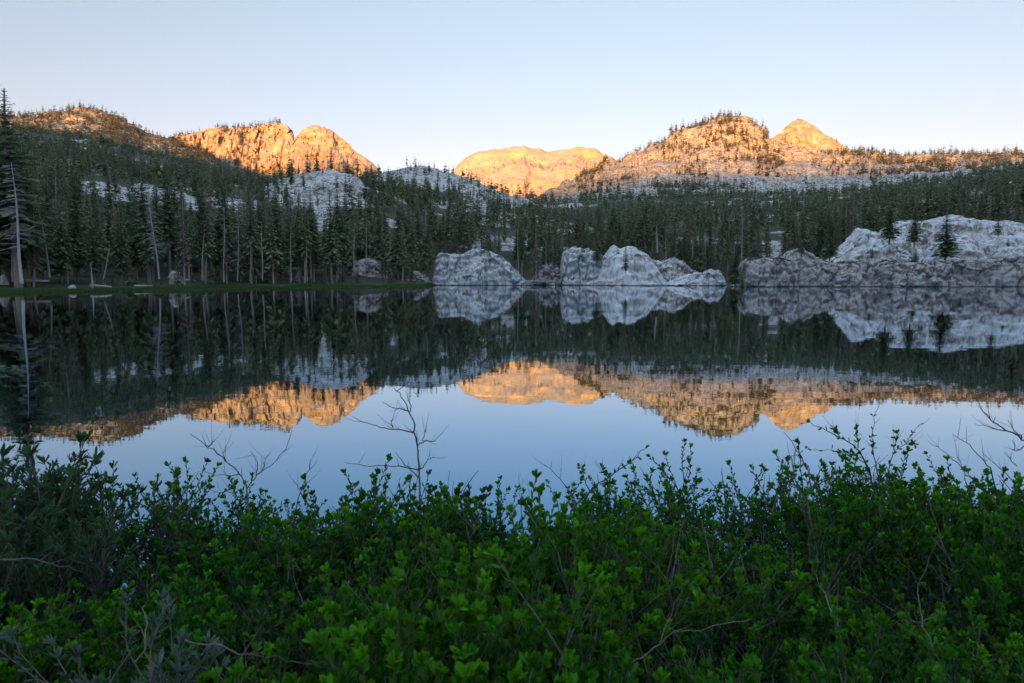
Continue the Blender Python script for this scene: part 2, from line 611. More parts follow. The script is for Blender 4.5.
# surface relief
rel = fbm(np.stack([X / 60, DD / 60, Z / 40], -1), 6, 3)
rid = fbm(np.stack([X / 90, DD / 140, Z / 60], -1), 6, 9, ridged=True)
c1, c2, cv = cells(np.stack([X / 26, DD / 26, Z / 14], -1), 4)
f1, f2, cv2 = cells(np.stack([X / 9, DD / 11, Z / 6], -1), 14)
away = np.clip((DD - S[None, :] - 12) / 60, 0, 1)
far = np.clip((DD - 700) / 400, 0, 1)
Z = Z + away * (rel * (1.0 + 5.0 * far) + rock * ((cv - 0.5) * (5.5 + 7 * far) + 2.5 * (cv2 - 0.5) - 0.9 * np.exp(-((f2 - f1) / 0.12) ** 2) - 2.0 * np.exp(-((c2 - c1) / 0.12) ** 2))) + far * rid * 6.0
# low benches across the granite of the big mountain
bench = np.clip((DD - 860) / 100, 0, 1) * (UU > 0)
Z = Z + bench * 3.6 * np.sin(Z / 4.5 + 4 * rel)
meadow = np.clip(1 - np.abs(DD - S[None, :] - 7) / 12, 0, 1) ** 0.6 * np.clip((u_of(442) - UU) / 0.03, 0, 1)
meadow = meadow * np.clip(0.75 + 1.2 * fbm(np.stack([X / 9, DD / 3, X * 0], -1), 3, 66), 0.1, 1)
meadow = np.maximum(meadow, np.clip(1 - np.abs(DD - S[None, :] - 3) / 8, 0, 1) ** 0.6 * (np.abs(PXg - 535) < 27))
vt = np.stack([X, DD, Z], -1).reshape(-1, 3)
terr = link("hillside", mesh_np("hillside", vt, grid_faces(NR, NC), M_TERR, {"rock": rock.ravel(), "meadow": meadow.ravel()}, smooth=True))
struct(terr)


def sample(A, u, d):
    fi = np.log(np.asarray(d, float) / 90.0) / math.log(1380.0 / 90.0) * (NR - 1)
    fj = (np.asarray(u, float) + 1.35) / 2.7 * (NC - 1)
    i = np.clip(np.floor(fi).astype(int), 0, NR - 2)
    j = np.clip(np.floor(fj).astype(int), 0, NC - 2)
    a, b = np.clip(fi - i, 0, 1), np.clip(fj - j, 0, 1)
    return A[i, j] * (1 - a) * (1 - b) + A[i + 1, j] * a * (1 - b) + A[i, j + 1] * (1 - a) * b + A[i + 1, j + 1] * a * b


# ------------------------------------------------------------------ the separate mountains behind


def mountain(name, crest, D, depth, mat, amp, nc=420, nr=130, seed=1, foot=-40, cell=40.0, flute=0.0, steep=1.0):
    uu, tt = zip(*[ray(a, b) for a, b in crest])
    us = np.linspace(uu[0], uu[-1], nc)
    cz = np.interp(us, uu, tt) * D + EYE[2] + D / F * 2.2 * fbm(np.stack([us * F / 9.0, us * 0 + seed, us * 0], -1), 5, seed + 9)
    r = np.linspace(-1, 0.8, nr)
    U, R = np.meshgrid(us, r)
    d = D + R * depth
    prof = np.where(R < 0, 1 - np.abs(R) ** steep, 1 - (R / 0.8) ** 1.3)
    z = foot + (cz[None, :] - foot) * prof
    x = U * d
    p = np.stack([x, d, z], -1)
    n = fbm(p / cell, 6, seed)
    rd = fbm(p * np.array([1 / cell, 0.4 / cell, 0.25 / cell]), 5, seed + 40, ridged=True)
    q1, q2, qv = cells(p / np.array([cell * .5, cell * .5, cell * .4]), seed + 3)
    damp = np.clip(1.25 * np.abs(R), 0.34, 1)
    z = z + amp * damp * (0.8 * n + 0.5 * (qv - 0.5))
    d2 = d + flute * rd * np.clip(-R * 6, 0, 1) + flute * 0.5 * (qv - .5)
    v = np.stack([U * d2, d2, z], -1).reshape(-1, 3)
    struct(link(name, mesh_np(name, v, grid_faces(nr, nc), mat, smooth=True)))
    return v.reshape(nr, nc, 3)


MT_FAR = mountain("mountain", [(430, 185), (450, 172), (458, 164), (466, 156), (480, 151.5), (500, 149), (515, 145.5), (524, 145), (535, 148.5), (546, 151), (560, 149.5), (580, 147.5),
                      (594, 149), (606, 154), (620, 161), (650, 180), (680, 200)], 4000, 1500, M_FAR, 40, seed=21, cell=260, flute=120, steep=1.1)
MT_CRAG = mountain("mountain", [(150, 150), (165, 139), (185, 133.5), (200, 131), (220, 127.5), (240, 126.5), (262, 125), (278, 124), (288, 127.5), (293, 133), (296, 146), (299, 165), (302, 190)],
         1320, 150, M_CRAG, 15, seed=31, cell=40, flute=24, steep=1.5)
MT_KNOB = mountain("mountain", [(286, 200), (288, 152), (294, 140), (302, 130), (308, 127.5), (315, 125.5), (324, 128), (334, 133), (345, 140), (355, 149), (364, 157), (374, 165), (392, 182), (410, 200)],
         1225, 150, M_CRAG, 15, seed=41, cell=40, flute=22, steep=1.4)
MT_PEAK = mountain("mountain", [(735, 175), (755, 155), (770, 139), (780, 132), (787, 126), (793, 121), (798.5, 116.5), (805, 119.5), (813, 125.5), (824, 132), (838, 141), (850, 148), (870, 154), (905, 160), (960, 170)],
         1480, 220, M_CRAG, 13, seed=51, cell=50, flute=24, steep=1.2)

# the ridge behind the camera, which holds the sun off the valley floor
bx = np.linspace(-9000, 7000, 260)
br = np.linspace(-1, 1, 40)
BX, BR = np.meshgrid(bx, br)
H_RIDGE = np.interp(BX, [-9000, -1900, -1660, -1490, -1390, -1260, -690, -150, 7000], [480, 480, 472, 432, 403, 393, 372, 379, 379])
bz = -6 + (H_RIDGE + 8 * fbm(np.stack([BX / 900, BX * 0, BX * 0], -1), 4, 8)) * (1 - np.abs(BR) ** 1.4)
bz = bz + 12 * np.clip(np.abs(BR) * 3, 0, 1) * fbm(np.stack([BX / 200, BR * 4, bz / 150], -1), 5, 6)
vb = np.stack([BX, -2500 + BR * 1100, bz], -1).reshape(-1, 3)
struct(link("hill", mesh_np("hill", vb, grid_faces(40, 260), M_BACK, smooth=True)))

# valley floor to the horizon, lake, near bank
gs = np.array([[-9000, -6000, -4], [9000, -6000, -4], [9000, 9000, -4], [-9000, 9000, -4]], float)
struct(link("ground", mesh_np("ground", gs, np.array([[0, 1, 2, 3]]), M_BED)))
lw = np.array([[-420, -30, 0], [420, -30, 0], [420, 300, 0], [-420, 300, 0]], float)
struct(link("lake", mesh_np("lake", lw, np.array([[0, 1, 2, 3]]), M_WATER)))


def bank_z(x, y):
    x, y = np.asarray(x, float), np.asarray(y, float)
    edge = 5.4 + 0.35 * np.sin(x * 0.9) + 0.25 * np.sin(x * 2.3 + 1)
    z = np.interp(edge - y, [-2, 0, 1.2, 3.2, 5.0, 60], [-0.9, -0.02, 0.16, 0.48, 0.75, 3.0])
    return z + 0.04 * vnoise(np.stack([x * 1.7, y * 1.7, x * 0], -1), 2)


bx = np.linspace(-60, 60, 400)
by = np.linspace(-40, 7.2, 240)
BX, BY = np.meshgrid(bx, by)
struct(link("bank", mesh_np("bank", np.stack([BX, BY, bank_z(BX, BY)], -1).reshape(-1, 3), grid_faces(240, 400), M_SOIL, smooth=True)))

# ------------------------------------------------------------------ granite along the far shore


def cube_sphere(n):
    a = np.linspace(-1, 1, n)
    A, B = np.meshgrid(a, a)
    o = np.ones_like(A)
    vs, fs, off = [], [], 0
    for s in [(A, B, o), (-A, B, -o), (A, -o, B), (-A, o, B), (o, A, B), (-o, -A, B)]:
        vs.append(np.stack(s, -1).reshape(-1, 3))
        fs.append(grid_faces(n, n) + off)
        off += n * n
    v = np.concatenate(vs)
    return v, np.concatenate(fs)


CSV, CSF = cube_sphere(72)


def rock_mesh(name, size, mat, seed, power=3.2, rough=0.16, blocky=0.12, crack=0.08, lean=0.0, n=None):
    """a rounded, jointed block: superellipsoid pushed about by noise and split by joints; base at z=0 (sunk a little)"""
    v, f = (CSV, CSF) if n is None else cube_sphere(n)
    r = (np.abs(v) ** power).sum(-1) ** (1 / power)
    p = v / r[:, None]
    sx, sy, sz = size
    m = min(size)
    q = p * np.array([sx, sy, sz * 2]) / (m * 0.9) + seed * 7.1
    n1 = fbm(q * 0.8, 5, seed)
    d1, d2, cv = cells(q * np.array([1.1, 1.1, 0.8]), seed)
    e1, e2, ev = cells(q * 2.4, seed + 9)
    disp = 1 + rough * n1 + blocky * (cv - 0.5) + 0.45 * blocky * (ev - 0.5) - crack * np.exp(-((d2 - d1) / 0.10) ** 2) - 0.4 * crack * np.exp(-((e2 - e1) / 0.12) ** 2)
    p = p * disp[:, None]
    fr = np.random.default_rng(seed * 13 + 1)
    for _ in range(26):                                  # flat joint faces
        nv = fr.normal(0, 1, 3)
        nv[2] = abs(nv[2]) * 0.7
        nv /= np.linalg.norm(nv)
        far_ = (p @ nv).max() * fr.uniform(0.72, 0.97)
        over = np.maximum(p @ nv - far_, 0)
        p = p - 0.88 * over[:, None] * nv
    fine = fbm(q * 5.0, 4, seed + 70, gain=0.6, ridged=True)
    p = p * (1 + 0.035 * fine)[:, None]
    p = p * np.array([sx / 2, sy / 2, sz])
    p[:, 0] += lean * p[:, 2]
    p[:, 2] = np.where(p[:, 2] < 0, p[:, 2] * 0.25, p[:, 2])
    return mesh_np(name, p, f, mat, smooth=False)


def outcrop(x0, x1, ytop, ybase, D, mat, label, seed, depth=None, name="granite_outcrop", cat="rock outcrop", group=None, zbase=None, rz=0.0, **kw):
    a, b = at(x0, ybase, D), at(x1, ybase, D)
    wid = b[0] - a[0]
    top = at((x0 + x1) / 2, ytop, D)[2]
    zb = a[2] if zbase is None else zbase
    dp = depth or wid * 0.6
    o = link(name, rock_mesh(name, (wid, dp, top - zb), mat, seed, **kw))
    o.location = ((a[0] + b[0]) / 2, D + dp * 0.35, zb)
    o.rotation_euler = (0, 0, rz)
    tag(o, label, cat, group)
    return o


def crag(sil, ybase, D, mat, label, seed, depth, group=None, name="granite_outcrop", cat="rock outcrop", zbase=None, face=0.35, rough=0.5, blocky=0.8, joint=0.7, cell=3.0, nt=64, steps=0.0):
    """an outcrop with the outline of the one in the photo, at its own distance: steep jointed front, rounded back"""
    px = np.array([p[0] for p in sil], float)
    py = np.array([p[1] for p in sil], float)
    step = 0.55
    n = int(max(40, (px[-1] - px[0]) / step))
    qx = np.linspace(px[0], px[-1], n)
    qy = np.interp(qx, px, py)
    qy = qy + np.where((qy < qy.max() - 4), 2.6 * fbm(np.stack([qx / 8, qx * 0 + seed, qx * 0], -1), 4, seed + 21), 0)
    k = 1
    qs = np.convolve(np.pad(qy, k, mode="edge"), np.ones(2 * k + 1) / (2 * k + 1), mode="valid")
    U = (qx - CX) / F / (cs + (CY - qs) / F * sn)
    T = (-sn + (CY - qs) / F * cs) / (cs + (CY - qs) / F * sn)
    if zbase is None:
        zbase = at(px[0], ybase, D)[2]
    zb = zbase - 0.6
    top = np.maximum(EYE[2] + T * D - zb, 0.3)
    wn = np.linspace(0, 1, n)
    plan = np.clip(np.sin(np.pi * wn), 0, 1) ** 0.16          # the ends curve back
    t = np.linspace(0, 1, nt)
    # profile (forward distance, height), front foot to crest to back foot
    fy = np.interp(t, [0, 0.45, 0.62, 1.0], [-0.5, -0.5 + face * 0.55, -0.5 + face, 0.5])
    fz = np.interp(t, [0, 0.30, 0.50, 0.66, 0.80, 1.0], [0, 0.62, 0.93, 1.0, 0.82, 0.0])
    ker = np.hanning(9)
    ker /= ker.sum()
    fy = np.convolve(np.pad(fy, 4, mode="edge"), ker, mode="valid")
    fz = np.convolve(np.pad(fz, 4, mode="edge"), ker, mode="valid")
    fz = (fz - fz.min()) / (fz.max() - fz.min())
    YY = D + depth * 0.5 + depth * (fy[:, None] * plan[None, :] + 0.35 * (1 - plan[None, :]))
    ZZ = zb + fz[:, None] * top[None, :]
    XX = U[None, :] * YY * (D / (D + depth * 0.1)) ** 0
    XX = U[None, :] * (D + 0.3 * (YY - D))
    p = np.stack([XX, YY, ZZ], -1)
    q = p + seed * 13.7
    big = fbm(q / (cell * 2.2), 4, seed)
    d1, d2, cv = cells(q / np.array([cell * 1.15, cell, cell * 1.3]) + 0.35 * fbm(q / cell, 2, seed + 3)[..., None], seed)
    e1, e2, ev = cells(q / np.array([cell * .5, cell * .4, cell * .42]), seed + 9)
    fine = fbm(q / 0.9, 4, seed + 5, ridged=True)
    led = (ZZ - zb) / (cell * 0.75) + 0.9 * fbm(q / (cell * 2.5), 3, seed + 31)
    fr_ = led - np.floor(led)
    ledge = (np.floor(led) + np.clip((fr_ - 0.72) / 0.28, 0, 1)) - led          # upright risers, flat treads
    tilt = (cells(q / np.array([cell * 2.2, cell * 1.5, cell * 3.0]), seed + 50)[2] - 0.5)
    dy = 0.9 * cell * 0.35 * ledge + 2.2 * blocky * tilt - rough * 2.0 * big - blocky * (cv - 0.5) * 2.0 - 0.30 * blocky * (ev - 0.5) * 2 + joint * np.exp(-((d2 - d1) / 0.09) ** 2) + 0.4 * joint * np.exp(-((e2 - e1) / 0.10) ** 2) - 0.09 * fine
    edge = np.clip(fz[:, None] * 5, 0.3, 1)
    YY = YY + dy * edge
    ZZ = ZZ + edge * np.clip(top[None, :] / 8, 0.15, 1) * (0.35 * rough * big + 0.75 * blocky * (cv - 0.5) + 0.25 * blocky * (ev - .5) + 0.10 * fine - 0.25 * joint * np.exp(-((d2 - d1) / 0.09) ** 2))
    c = np.array([XX.mean(), D + depth * 0.5, zb])
    v = np.stack([XX, YY, ZZ], -1) - c
    o = link(name, mesh_np(name, v.reshape(-1, 3), grid_faces(nt, n), mat, smooth=True))
    o.location = c
    tag(o, label, cat, group)
    return o


GR = "granite outcrops along the far shore"
crag([(430.5, 286), (432.5, 268), (435, 255), (441, 252), (449, 253.5), (458, 252), (468, 249.8), (476, 248.6), (484, 249), (492, 252), (500, 255), (506, 260), (512, 267), (519, 274), (528, 281), (535, 286)], 285.4, 214, M_GRAN,
     "broad steep pale granite outcrop rising from the water beside the meadow's end", 3, 14, GR)
crag([(558, 286), (561, 270), (563, 256), (565, 248), (572, 246), (583, 246.5), (590, 247.5), (594, 252), (603, 254), (614, 258), (624, 264), (630, 286)], 285.0, 218, M_GRAN,
     "cracked grey granite block leaning against the pale dome", 5, 13, GR, blocky=1.2, joint=1.0)
crag([(580, 286), (587, 276), (595, 266), (602, 259), (609, 254), (614, 246), (618, 243), (626, 245.5), (634, 244.5), (642, 246), (649, 249), (655, 254), (660, 262), (666, 271), (675, 278), (684, 286)], 285.2, 213, M_SLAB,
     "smooth pale granite dome, highest rock at the centre of the shore", 9, 24, GR, face=0.6, rough=0.7, blocky=0.4, joint=0.4, cell=5)
crag([(634, 286), (640, 263), (656, 260), (665, 260), (672, 258.5), (679, 257.5), (684, 260), (688, 266), (697, 271), (708, 274), (718, 279), (724, 286)], 284.9, 219, M_GRAN,
     "low broken granite hump between the dome and the round-ended rock", 12, 13, GR, blocky=1.0, face=0.5, cell=2.2)
crag([(664, 286.5), (672, 281), (683, 278), (690, 275.5), (697, 273), (706, 272), (714, 270), (721, 269.8), (726, 273.5), (729, 280), (730, 287)], 285.6, 207, M_SLAB,
     "low round-ended granite rock tapering into the lake", 15, 10, GR, face=0.5, blocky=0.4, joint=0.4)
crag([(341, 277), (346, 264), (352, 259), (362, 258), (374, 260), (382, 265), (388, 277)], 276, 212, M_CLIFF, "low grey granite hump under the trees behind the meadow", 17, 12, GR, zbase=1.2, face=0.6)
crag([(260, 280), (264, 269), (274, 267), (284, 269), (294, 266), (300, 279)], 279, 188, M_CLIFF, "dim bouldery rock among trunks behind the middle of the meadow", 19, 7, GR, zbase=1.0, blocky=1.2)
crag([(402, 282), (407, 274), (416, 271), (424, 273), (430, 282)], 281, 214, M_CLIFF, "small grey boulder mound just behind the meadow's end", 20, 6, GR, zbase=0.6, blocky=0.8, cell=2)
crag([(530, 285), (536, 270), (543, 265), (552, 264), (559, 267), (566, 285)], 284, 221, M_CLIFF, "brownish rubbly rock behind the little grassy point", 22, 8, GR, blocky=1.2, cell=1.8)
# the dark cliff band
GC = "blocks of the dark cliff band"
crag([(742.5, 288), (743.5, 272), (745.5, 263), (752, 259.5), (764, 258), (776, 258.5), (788, 259), (800, 262), (806, 288)], 286.8, 186, M_CLIFF, "dark bluish cliff block at the split end of the cliff band", 24, 12, GC, blocky=1.1)
crag([(772, 288), (774, 266), (784, 258), (794, 250), (802, 248), (813, 252.5), (824, 258), (836, 260.5), (852, 261), (858, 288)], 286.3, 189, M_CLIFF, "wedge-topped dark cliff block below the sloping pale edge", 26, 14, GC, blocky=1.1)
crag([(822, 288), (823, 264), (832, 261), (846, 261.5), (860, 260.5), (874, 260), (890, 261.5), (904, 262), (909, 288)], 286.5, 187.5, M_CLIFF, "squarish rust-stained block of the dark cliff band", 28, 14, GC, joint=1.0, blocky=1.1)
crag([(878, 288), (880, 264), (892, 261.5), (905, 260), (920, 261), (934, 260.5), (950, 261.5), (962, 263), (966, 288)], 286.9, 185, M_CLIFF, "rounded dark cliff block below the big fir", 31, 12, GC, joint=1.2, blocky=1.1)
crag([(934, 288), (936, 263), (948, 261), (960, 260.5), (974, 259.5), (988, 258.5), (1004, 258), (1016, 260), (1022, 288)], 286.6, 187, M_CLIFF, "low brown cliff block with level cracks, next past the fir", 33, 12, GC, blocky=1.3)
crag([(984, 288), (986, 262), (998, 258), (1012, 256), (1026, 254.5), (1046, 254), (1066, 257), (1080, 288)], 286.9, 185, M_CLIFF, "tall rounded cliff block at the picture's edge", 35, 13, GC, blocky=1.1)
# pale slabs above
GS = "pale slabs above the dark cliff"
crag([(842, 264), (850, 257), (860, 246), (870, 235), (878, 226), (884, 222), (890, 225), (900, 231), (912, 239), (926, 250), (936, 262)], 262, 206, M_SLAB, "bluish pointed granite slab, first above the dark cliff", 37, 26, GS, zbase=4.0, face=0.85, blocky=0.8, joint=0.8, cell=4)
crag([(884, 262), (892, 242), (902, 228), (912, 221), (921, 218), (932, 216.5), (946, 217), (956, 222), (966, 240), (976, 262)], 262, 216, M_GRAN, "pale broken slab between two firs above the dark cliff", 39, 26, GS, zbase=4.0, face=0.8, blocky=1.1, cell=3)
crag([(940, 250), (948, 226), (956, 216.5), (965, 212), (975, 209), (986, 208), (1000, 210), (1015, 213.5), (1035, 213), (1060, 216), (1085, 224), (1100, 250)], 250, 224, M_GRAN, "broad pale granite slab, highest above the dark cliff", 41, 34, GS, zbase=5.0, face=0.85, blocky=0.8, cell=6, joint=0.7)
crag([(938, 264), (946, 250), (956, 240), (968, 235), (982, 233), (994, 236), (1004, 246), (1012, 262)], 262, 205, M_SLAB, "low pale slab lying in front of the broad slab", 43, 18, GS, zbase=4.0, face=0.8, blocky=0.6, joint=0.5, cell=4)
crag([(984, 262), (994, 247), (1004, 239), (1016, 233.5), (1030, 231), (1050, 232), (1070, 240), (1085, 262)], 262, 207, M_SLAB, "blue-grey tilted slab at the picture's edge over the cliff", 44, 20, GS, zbase=4.0, face=0.8, blocky=0.5, joint=0.5, cell=4)
crag([(786, 262), (793, 250.5), (800, 246.5), (806, 247.5), (818, 253), (830, 259.5), (838, 264)], 262, 200, M_SLAB, "pale sloping granite edge on top of the dark wedge block", 46, 8, GS, zbase=4.0, face=0.6, blocky=0.3)
# boulders
outcrop(-6, 9, 272.5, 280, 128, M_GRAN, "smooth white boulder at the foot of the leaning white snag", 51, 2, name="boulder", cat="boulder", power=2.4, n=18, zbase=0.6)
outcrop(66, 74, 284.3, 288, 124, M_CLIFF, "small grey boulder in the meadow by the waterline", 52, 1.2, name="boulder", cat="boulder", power=2.4, n=14)
outcrop(166, 182, 269.5, 279, 152, M_CLIFF, "dim grey boulder behind the leaning dead tree", 53, 3, name="boulder", cat="boulder", power=2.4, n=18, zbase=0.6)

RB = "small rocks along the far waterline"
rb_r = random.Random(8)
for k, (px_, py_, lab) in enumerate([(519, 285.2, "small rock at the corner of the steep outcrop"), (553, 285.4, "small rock at the end of the little grassy point"),
                                     (612, 286, "small rock at the foot of the granite dome"), (650, 286, "small rock at the end of the log under the dome"),
                                     (676, 286.2, "small rock before the low broken hump"), (734, 286.6, "small rock between round-ended rock and cliff band"),
                                     (768, 287.2, "small rock under the dark bluish cliff block"), (838, 287.3, "small rock under the squarish cliff block"),
                                     (897, 287.4, "small rock under the rounded cliff block"), (955, 287.4, "small rock under the low brown cliff block")]):
    dd_ = -EYE[2] / ray(px_, py_)[1]
    o_ = link("rock", rock_mesh("rock", (rb_r.uniform(1.5, 3.2), rb_r.uniform(1.2, 2.0), rb_r.uniform(0.5, 1.1)), M_GRAN if k < 6 else M_CLIFF, 200 + k, power=2.4, rough=0.25, blocky=0.2, n=16))
    pp_ = at(px_, py_, dd_)
    o_.location = (pp_[0], dd_, -0.12)
    o_.rotation_euler = (0, 0, rb_r.uniform(0, 3))
    tag(o_, lab, "rock", RB)

# ------------------------------------------------------------------ trees


def tube(path, rad, sides=6, cap=True):
    path = np.asarray(path, float)
    n = len(path)
    rad = np.broadcast_to(np.asarray(rad, float), (n,))
    tg = np.gradient(path, axis=0)
    tg /= np.linalg.norm(tg, axis=1)[:, None] + 1e-9
    ref = np.where(np.abs(tg[:, 2:3]) > 0.9, np.array([[1.0, 0, 0]]), np.array([[0, 0, 1.0]]))
    a = np.cross(tg, ref)
    a /= np.linalg.norm(a, axis=1)[:, None] + 1e-9
    b = np.cross(tg, a)
    ang = np.arange(sides) * 2 * math.pi / sides
    v = path[:, None] + rad[:, None, None] * (np.cos(ang)[None, :, None] * a[:, None] + np.sin(ang)[None, :, None] * b[:, None])
    v = v.reshape(-1, 3)
    f = []
    for i in range(n - 1):
        for s in range(sides):
            s2 = (s + 1) % sides
            f.append((i * sides + s, i * sides + s2, (i + 1) * sides + s2, (i + 1) * sides + s))
    return v, np.array(f)


def merge(parts):
    vs, fs, off = [], [], 0
    for v, f in parts:
        vs.append(v)
        fs.append(f + off)
        off += len(v)
    return np.concatenate(vs), np.concatenate(fs)


def crown_np(h, rmax, base, levels, per, sprays, r, droop=0.35, fall=0.85, gap=0.12, wide=0.62):
    """needle sprays along drooping boughs: N x 4 quads"""
    quads, spr = [], []
    for i in range(levels):
        t = (i + r.uniform(-0.4, 0.4)) / levels
        t = min(max(t, 0.0), 0.995)
        z0 = base + (h - base) * t
        L = rmax * ((1 - t) ** fall) * (0.72 + 0.28 * math.sin(min(1, t * 5) * math.pi / 2)) + 0.12
        a0 = r.uniform(0, 6.28)
        for k in range(per):
            if r.random() < gap:
                continue
            an = a0 + k * 6.283 / per + r.uniform(-0.45, 0.45)
            ln = L * r.uniform(0.55, 1.18)
            up = 0.45 * t - droop * (1 - t) + r.uniform(-0.15, 0.15)
            dx, dy = math.cos(an), math.sin(an)
            for s in range(sprays):
                q = (s + 0.55 + r.uniform(-0.2, 0.2)) / sprays
                c = np.array([dx * ln * q, dy * ln * q, z0 + up * ln * q - 0.12 * ln * q * q])
                sl_ = ln / sprays * r.uniform(0.75, 1.25) * 0.75
                sw = max(0.10, (0.34 * ln * (1.1 - 0.5 * q)) * r.uniform(0.7, 1.3)) * wide
                yaw = an + r.uniform(-0.6, 0.6)
                al = np.array([math.cos(yaw), math.sin(yaw), up - 0.25 + r.uniform(-0.25, 0.25)])
                ac = np.array([-math.sin(yaw), math.cos(yaw), r.uniform(-0.7, 0.7)])
                quads.append([c - al * sl_, c + ac * sw - 0.1 * al * sl_, c + al * sl_, c - ac * sw + np.array([0, 0, -0.1 * sw])])
                spr.append(r.random() * (0.4 + 0.6 * q))
    q = np.array(quads)
    return q.reshape(-1, 3), np.arange(len(q) * 4).reshape(-1, 4), np.repeat(np.array(spr), 4)


rr = random.Random(5)
TREEV = []     # (trunk mesh, crown mesh, height, kind)
KINDS_T = [
    # h, rmax, bare base, levels, per, sprays, needles, bark, words
    (21, 2.7, 5.5, 54, 7, 6, M_NEED, M_BARK, "tall slender dark green conifer"),
    (19, 2.3, 6.5, 48, 7, 6, M_NEED, M_PALE, "slender conifer with bare pale trunk"),
    (20, 3.3, 3.0, 54, 8, 7, M_NEED, M_BARK, "broad full dark green conifer"),
    (15, 2.2, 2.5, 44, 7, 6, M_NEED, M_BARK, "mid-height dark green conifer"),
    (23, 2.7, 8.0, 50, 7, 6, M_NEED, M_PALE, "very tall conifer with bare pale trunk"),
    (9, 1.6, 0.8, 34, 7, 5, M_NEED, M_BARK, "short young green conifer"),
    (17, 1.8, 4.5, 38, 6, 5, M_RUST, M_PALE, "thin dying conifer with rusty brown crown"),
    (18, 2.6, 4.0, 46, 7, 6, M_NEED, M_BARK, "ragged dark conifer with gappy crown"),
]
for i, (h, rm, ba, lv, pe, sp, nm, bm_, wd) in enumerate(KINDS_T):
    r = random.Random(100 + i)
    zz = np.linspace(-0.5, h, 9)
    path = np.stack([0.10 * np.sin(zz * 0.3 + i), 0.08 * np.cos(zz * 0.23 + i), zz], -1)
    tv, tf = tube(path, np.linspace(0.013 * h, 0.02, 9) + 0.02, 7)
    parts = [(tv, tf)]
    for _ in range(int(ba * 2.2)):                      # dead stubs on the bare lower trunk
        z0 = r.uniform(1.0, ba + 1)
        an = r.uniform(0, 6.28)
        L = r.uniform(0.4, 1.3)
        parts.append(tube([(0, 0, z0), (math.cos(an) * L * .6, math.sin(an) * L * .6, z0 - 0.05), (math.cos(an) * L, math.sin(an) * L, z0 - 0.25)], [0.035, 0.025, 0.01], 3))
    tv, tf = merge(parts)
    cv_, cf_, cs_ = crown_np(h, rm, ba, lv, pe, sp, r, gap=0.28 if i in (6, 7) else 0.12)
    cv_[:, 0] += 0.10 * np.sin(cv_[:, 2] * 0.3 + i)
    TREEV.append((mesh_np("trunk", tv, tf, bm_, smooth=True),
                  mesh_np("crown", cv_, cf_, nm, {"spray": cs_, "tint": np.full(len(cv_), 0.0)}), h, wd))

ZONES = [(70, "behind the leaning white snag"), (165, "below the pale ledge, behind the dim meadow end"), (252, "past the grey leaning dead tree behind the meadow"),
         (340, "below the grey knoll, behind the meadow's middle"), (436, "around the low grey hump behind the meadow"), (514, "behind the broad steep granite outcrop"),
         (566, "behind the little grassy point between outcrops"), (668, "behind the smooth pale granite dome"), (745, "behind the low round-ended granite rock"),
         (850, "above the split end of the dark cliff band"), (2000, "above the pale slabs over the dark cliff")]


def zone(px):
    for b, s in ZONES:
        if px < b:
            return s


def put_tree(var, loc, s, rz, label, group="conifers along the far shore", lean=(0, 0), name="conifer_tree", widen=1.0):
    tm, cm, h, wd = TREEV[var]
    e = link(name, None)
    e.location = loc
    e.scale = (s * widen, s * widen, s)
    e.rotation_euler = (lean[0], lean[1], rz)
    link("trunk", tm, e)
    link("crown", cm, e)
    tag(e, label, "tree", group)
    return e


def px_of(u):
    return CX + u * F * 1.004


# scatter on the hillside
def scatter(d0, d1, step, dens, seed, u0=-0.86, u1=0.86):
    r = np.random.default_rng(seed)
    n = int((u1 - u0) * 0.5 * (d1 * d1 - d0 * d0) / (step * step))
    d = np.sqrt(r.uniform(d0 * d0, d1 * d1, n))
    u = r.uniform(u0, u1, n)
    rk = sample(rock, u, d)
    fine = fbm(np.stack([u * d / 18, d / 18, d * 0], -1), 3, 77)
    fine2 = fbm(np.stack([u * d / 70, d / 70, d * 0], -1), 3, 78)
    keep = r.uniform(0, 1, n) < np.clip(dens * (1.0 - (0.88 if d0 > 300 else 1.05) * rk + 0.7 * fine) + 0.5 * fine2 * (d > 500), 0.02, 1)
    return u[keep], d[keep]


uA, dA = scatter(105, 330, 5.0, 0.95, 1)
back = dA - np.interp(uA, sh_u, sh_d)
pxA = px_of(uA)
ok = back > np.interp(pxA, [0, 420, 440, 745, 760, 860, 880, 1024], [14, 17, 16, 14, 20, 22, 48, 60])
uA, dA, back, pxA = uA[ok], dA[ok], back[ok], pxA[ok]
zA = sample(Z, uA, dA)
topA = HORIZON - (zA + 15 - EYE[2]) / dA * F
opn = np.zeros(len(uA), bool)
for a, b, c, d in [(84, 170, 174, 192), (208, 262, 182, 204), (316, 336, 196, 222), (388, 402, 205, 222), (755, 785, 212, 224)]:
    opn |= (pxA > a) & (pxA < b) & (topA < d) & (rng.random(len(uA)) < 0.85)
uA, dA, back, pxA = uA[~opn], dA[~opn], back[~opn], pxA[~opn]
order = np.argsort(back + np.abs(rng.normal(0, 6, len(back))))
inview = np.array([(-6 < pxA[i] < 1030) for i in order])
indiv = order[inview][:262]
mask = np.zeros(len(uA), bool)
mask[indiv] = True
tr_ = random.Random(77)
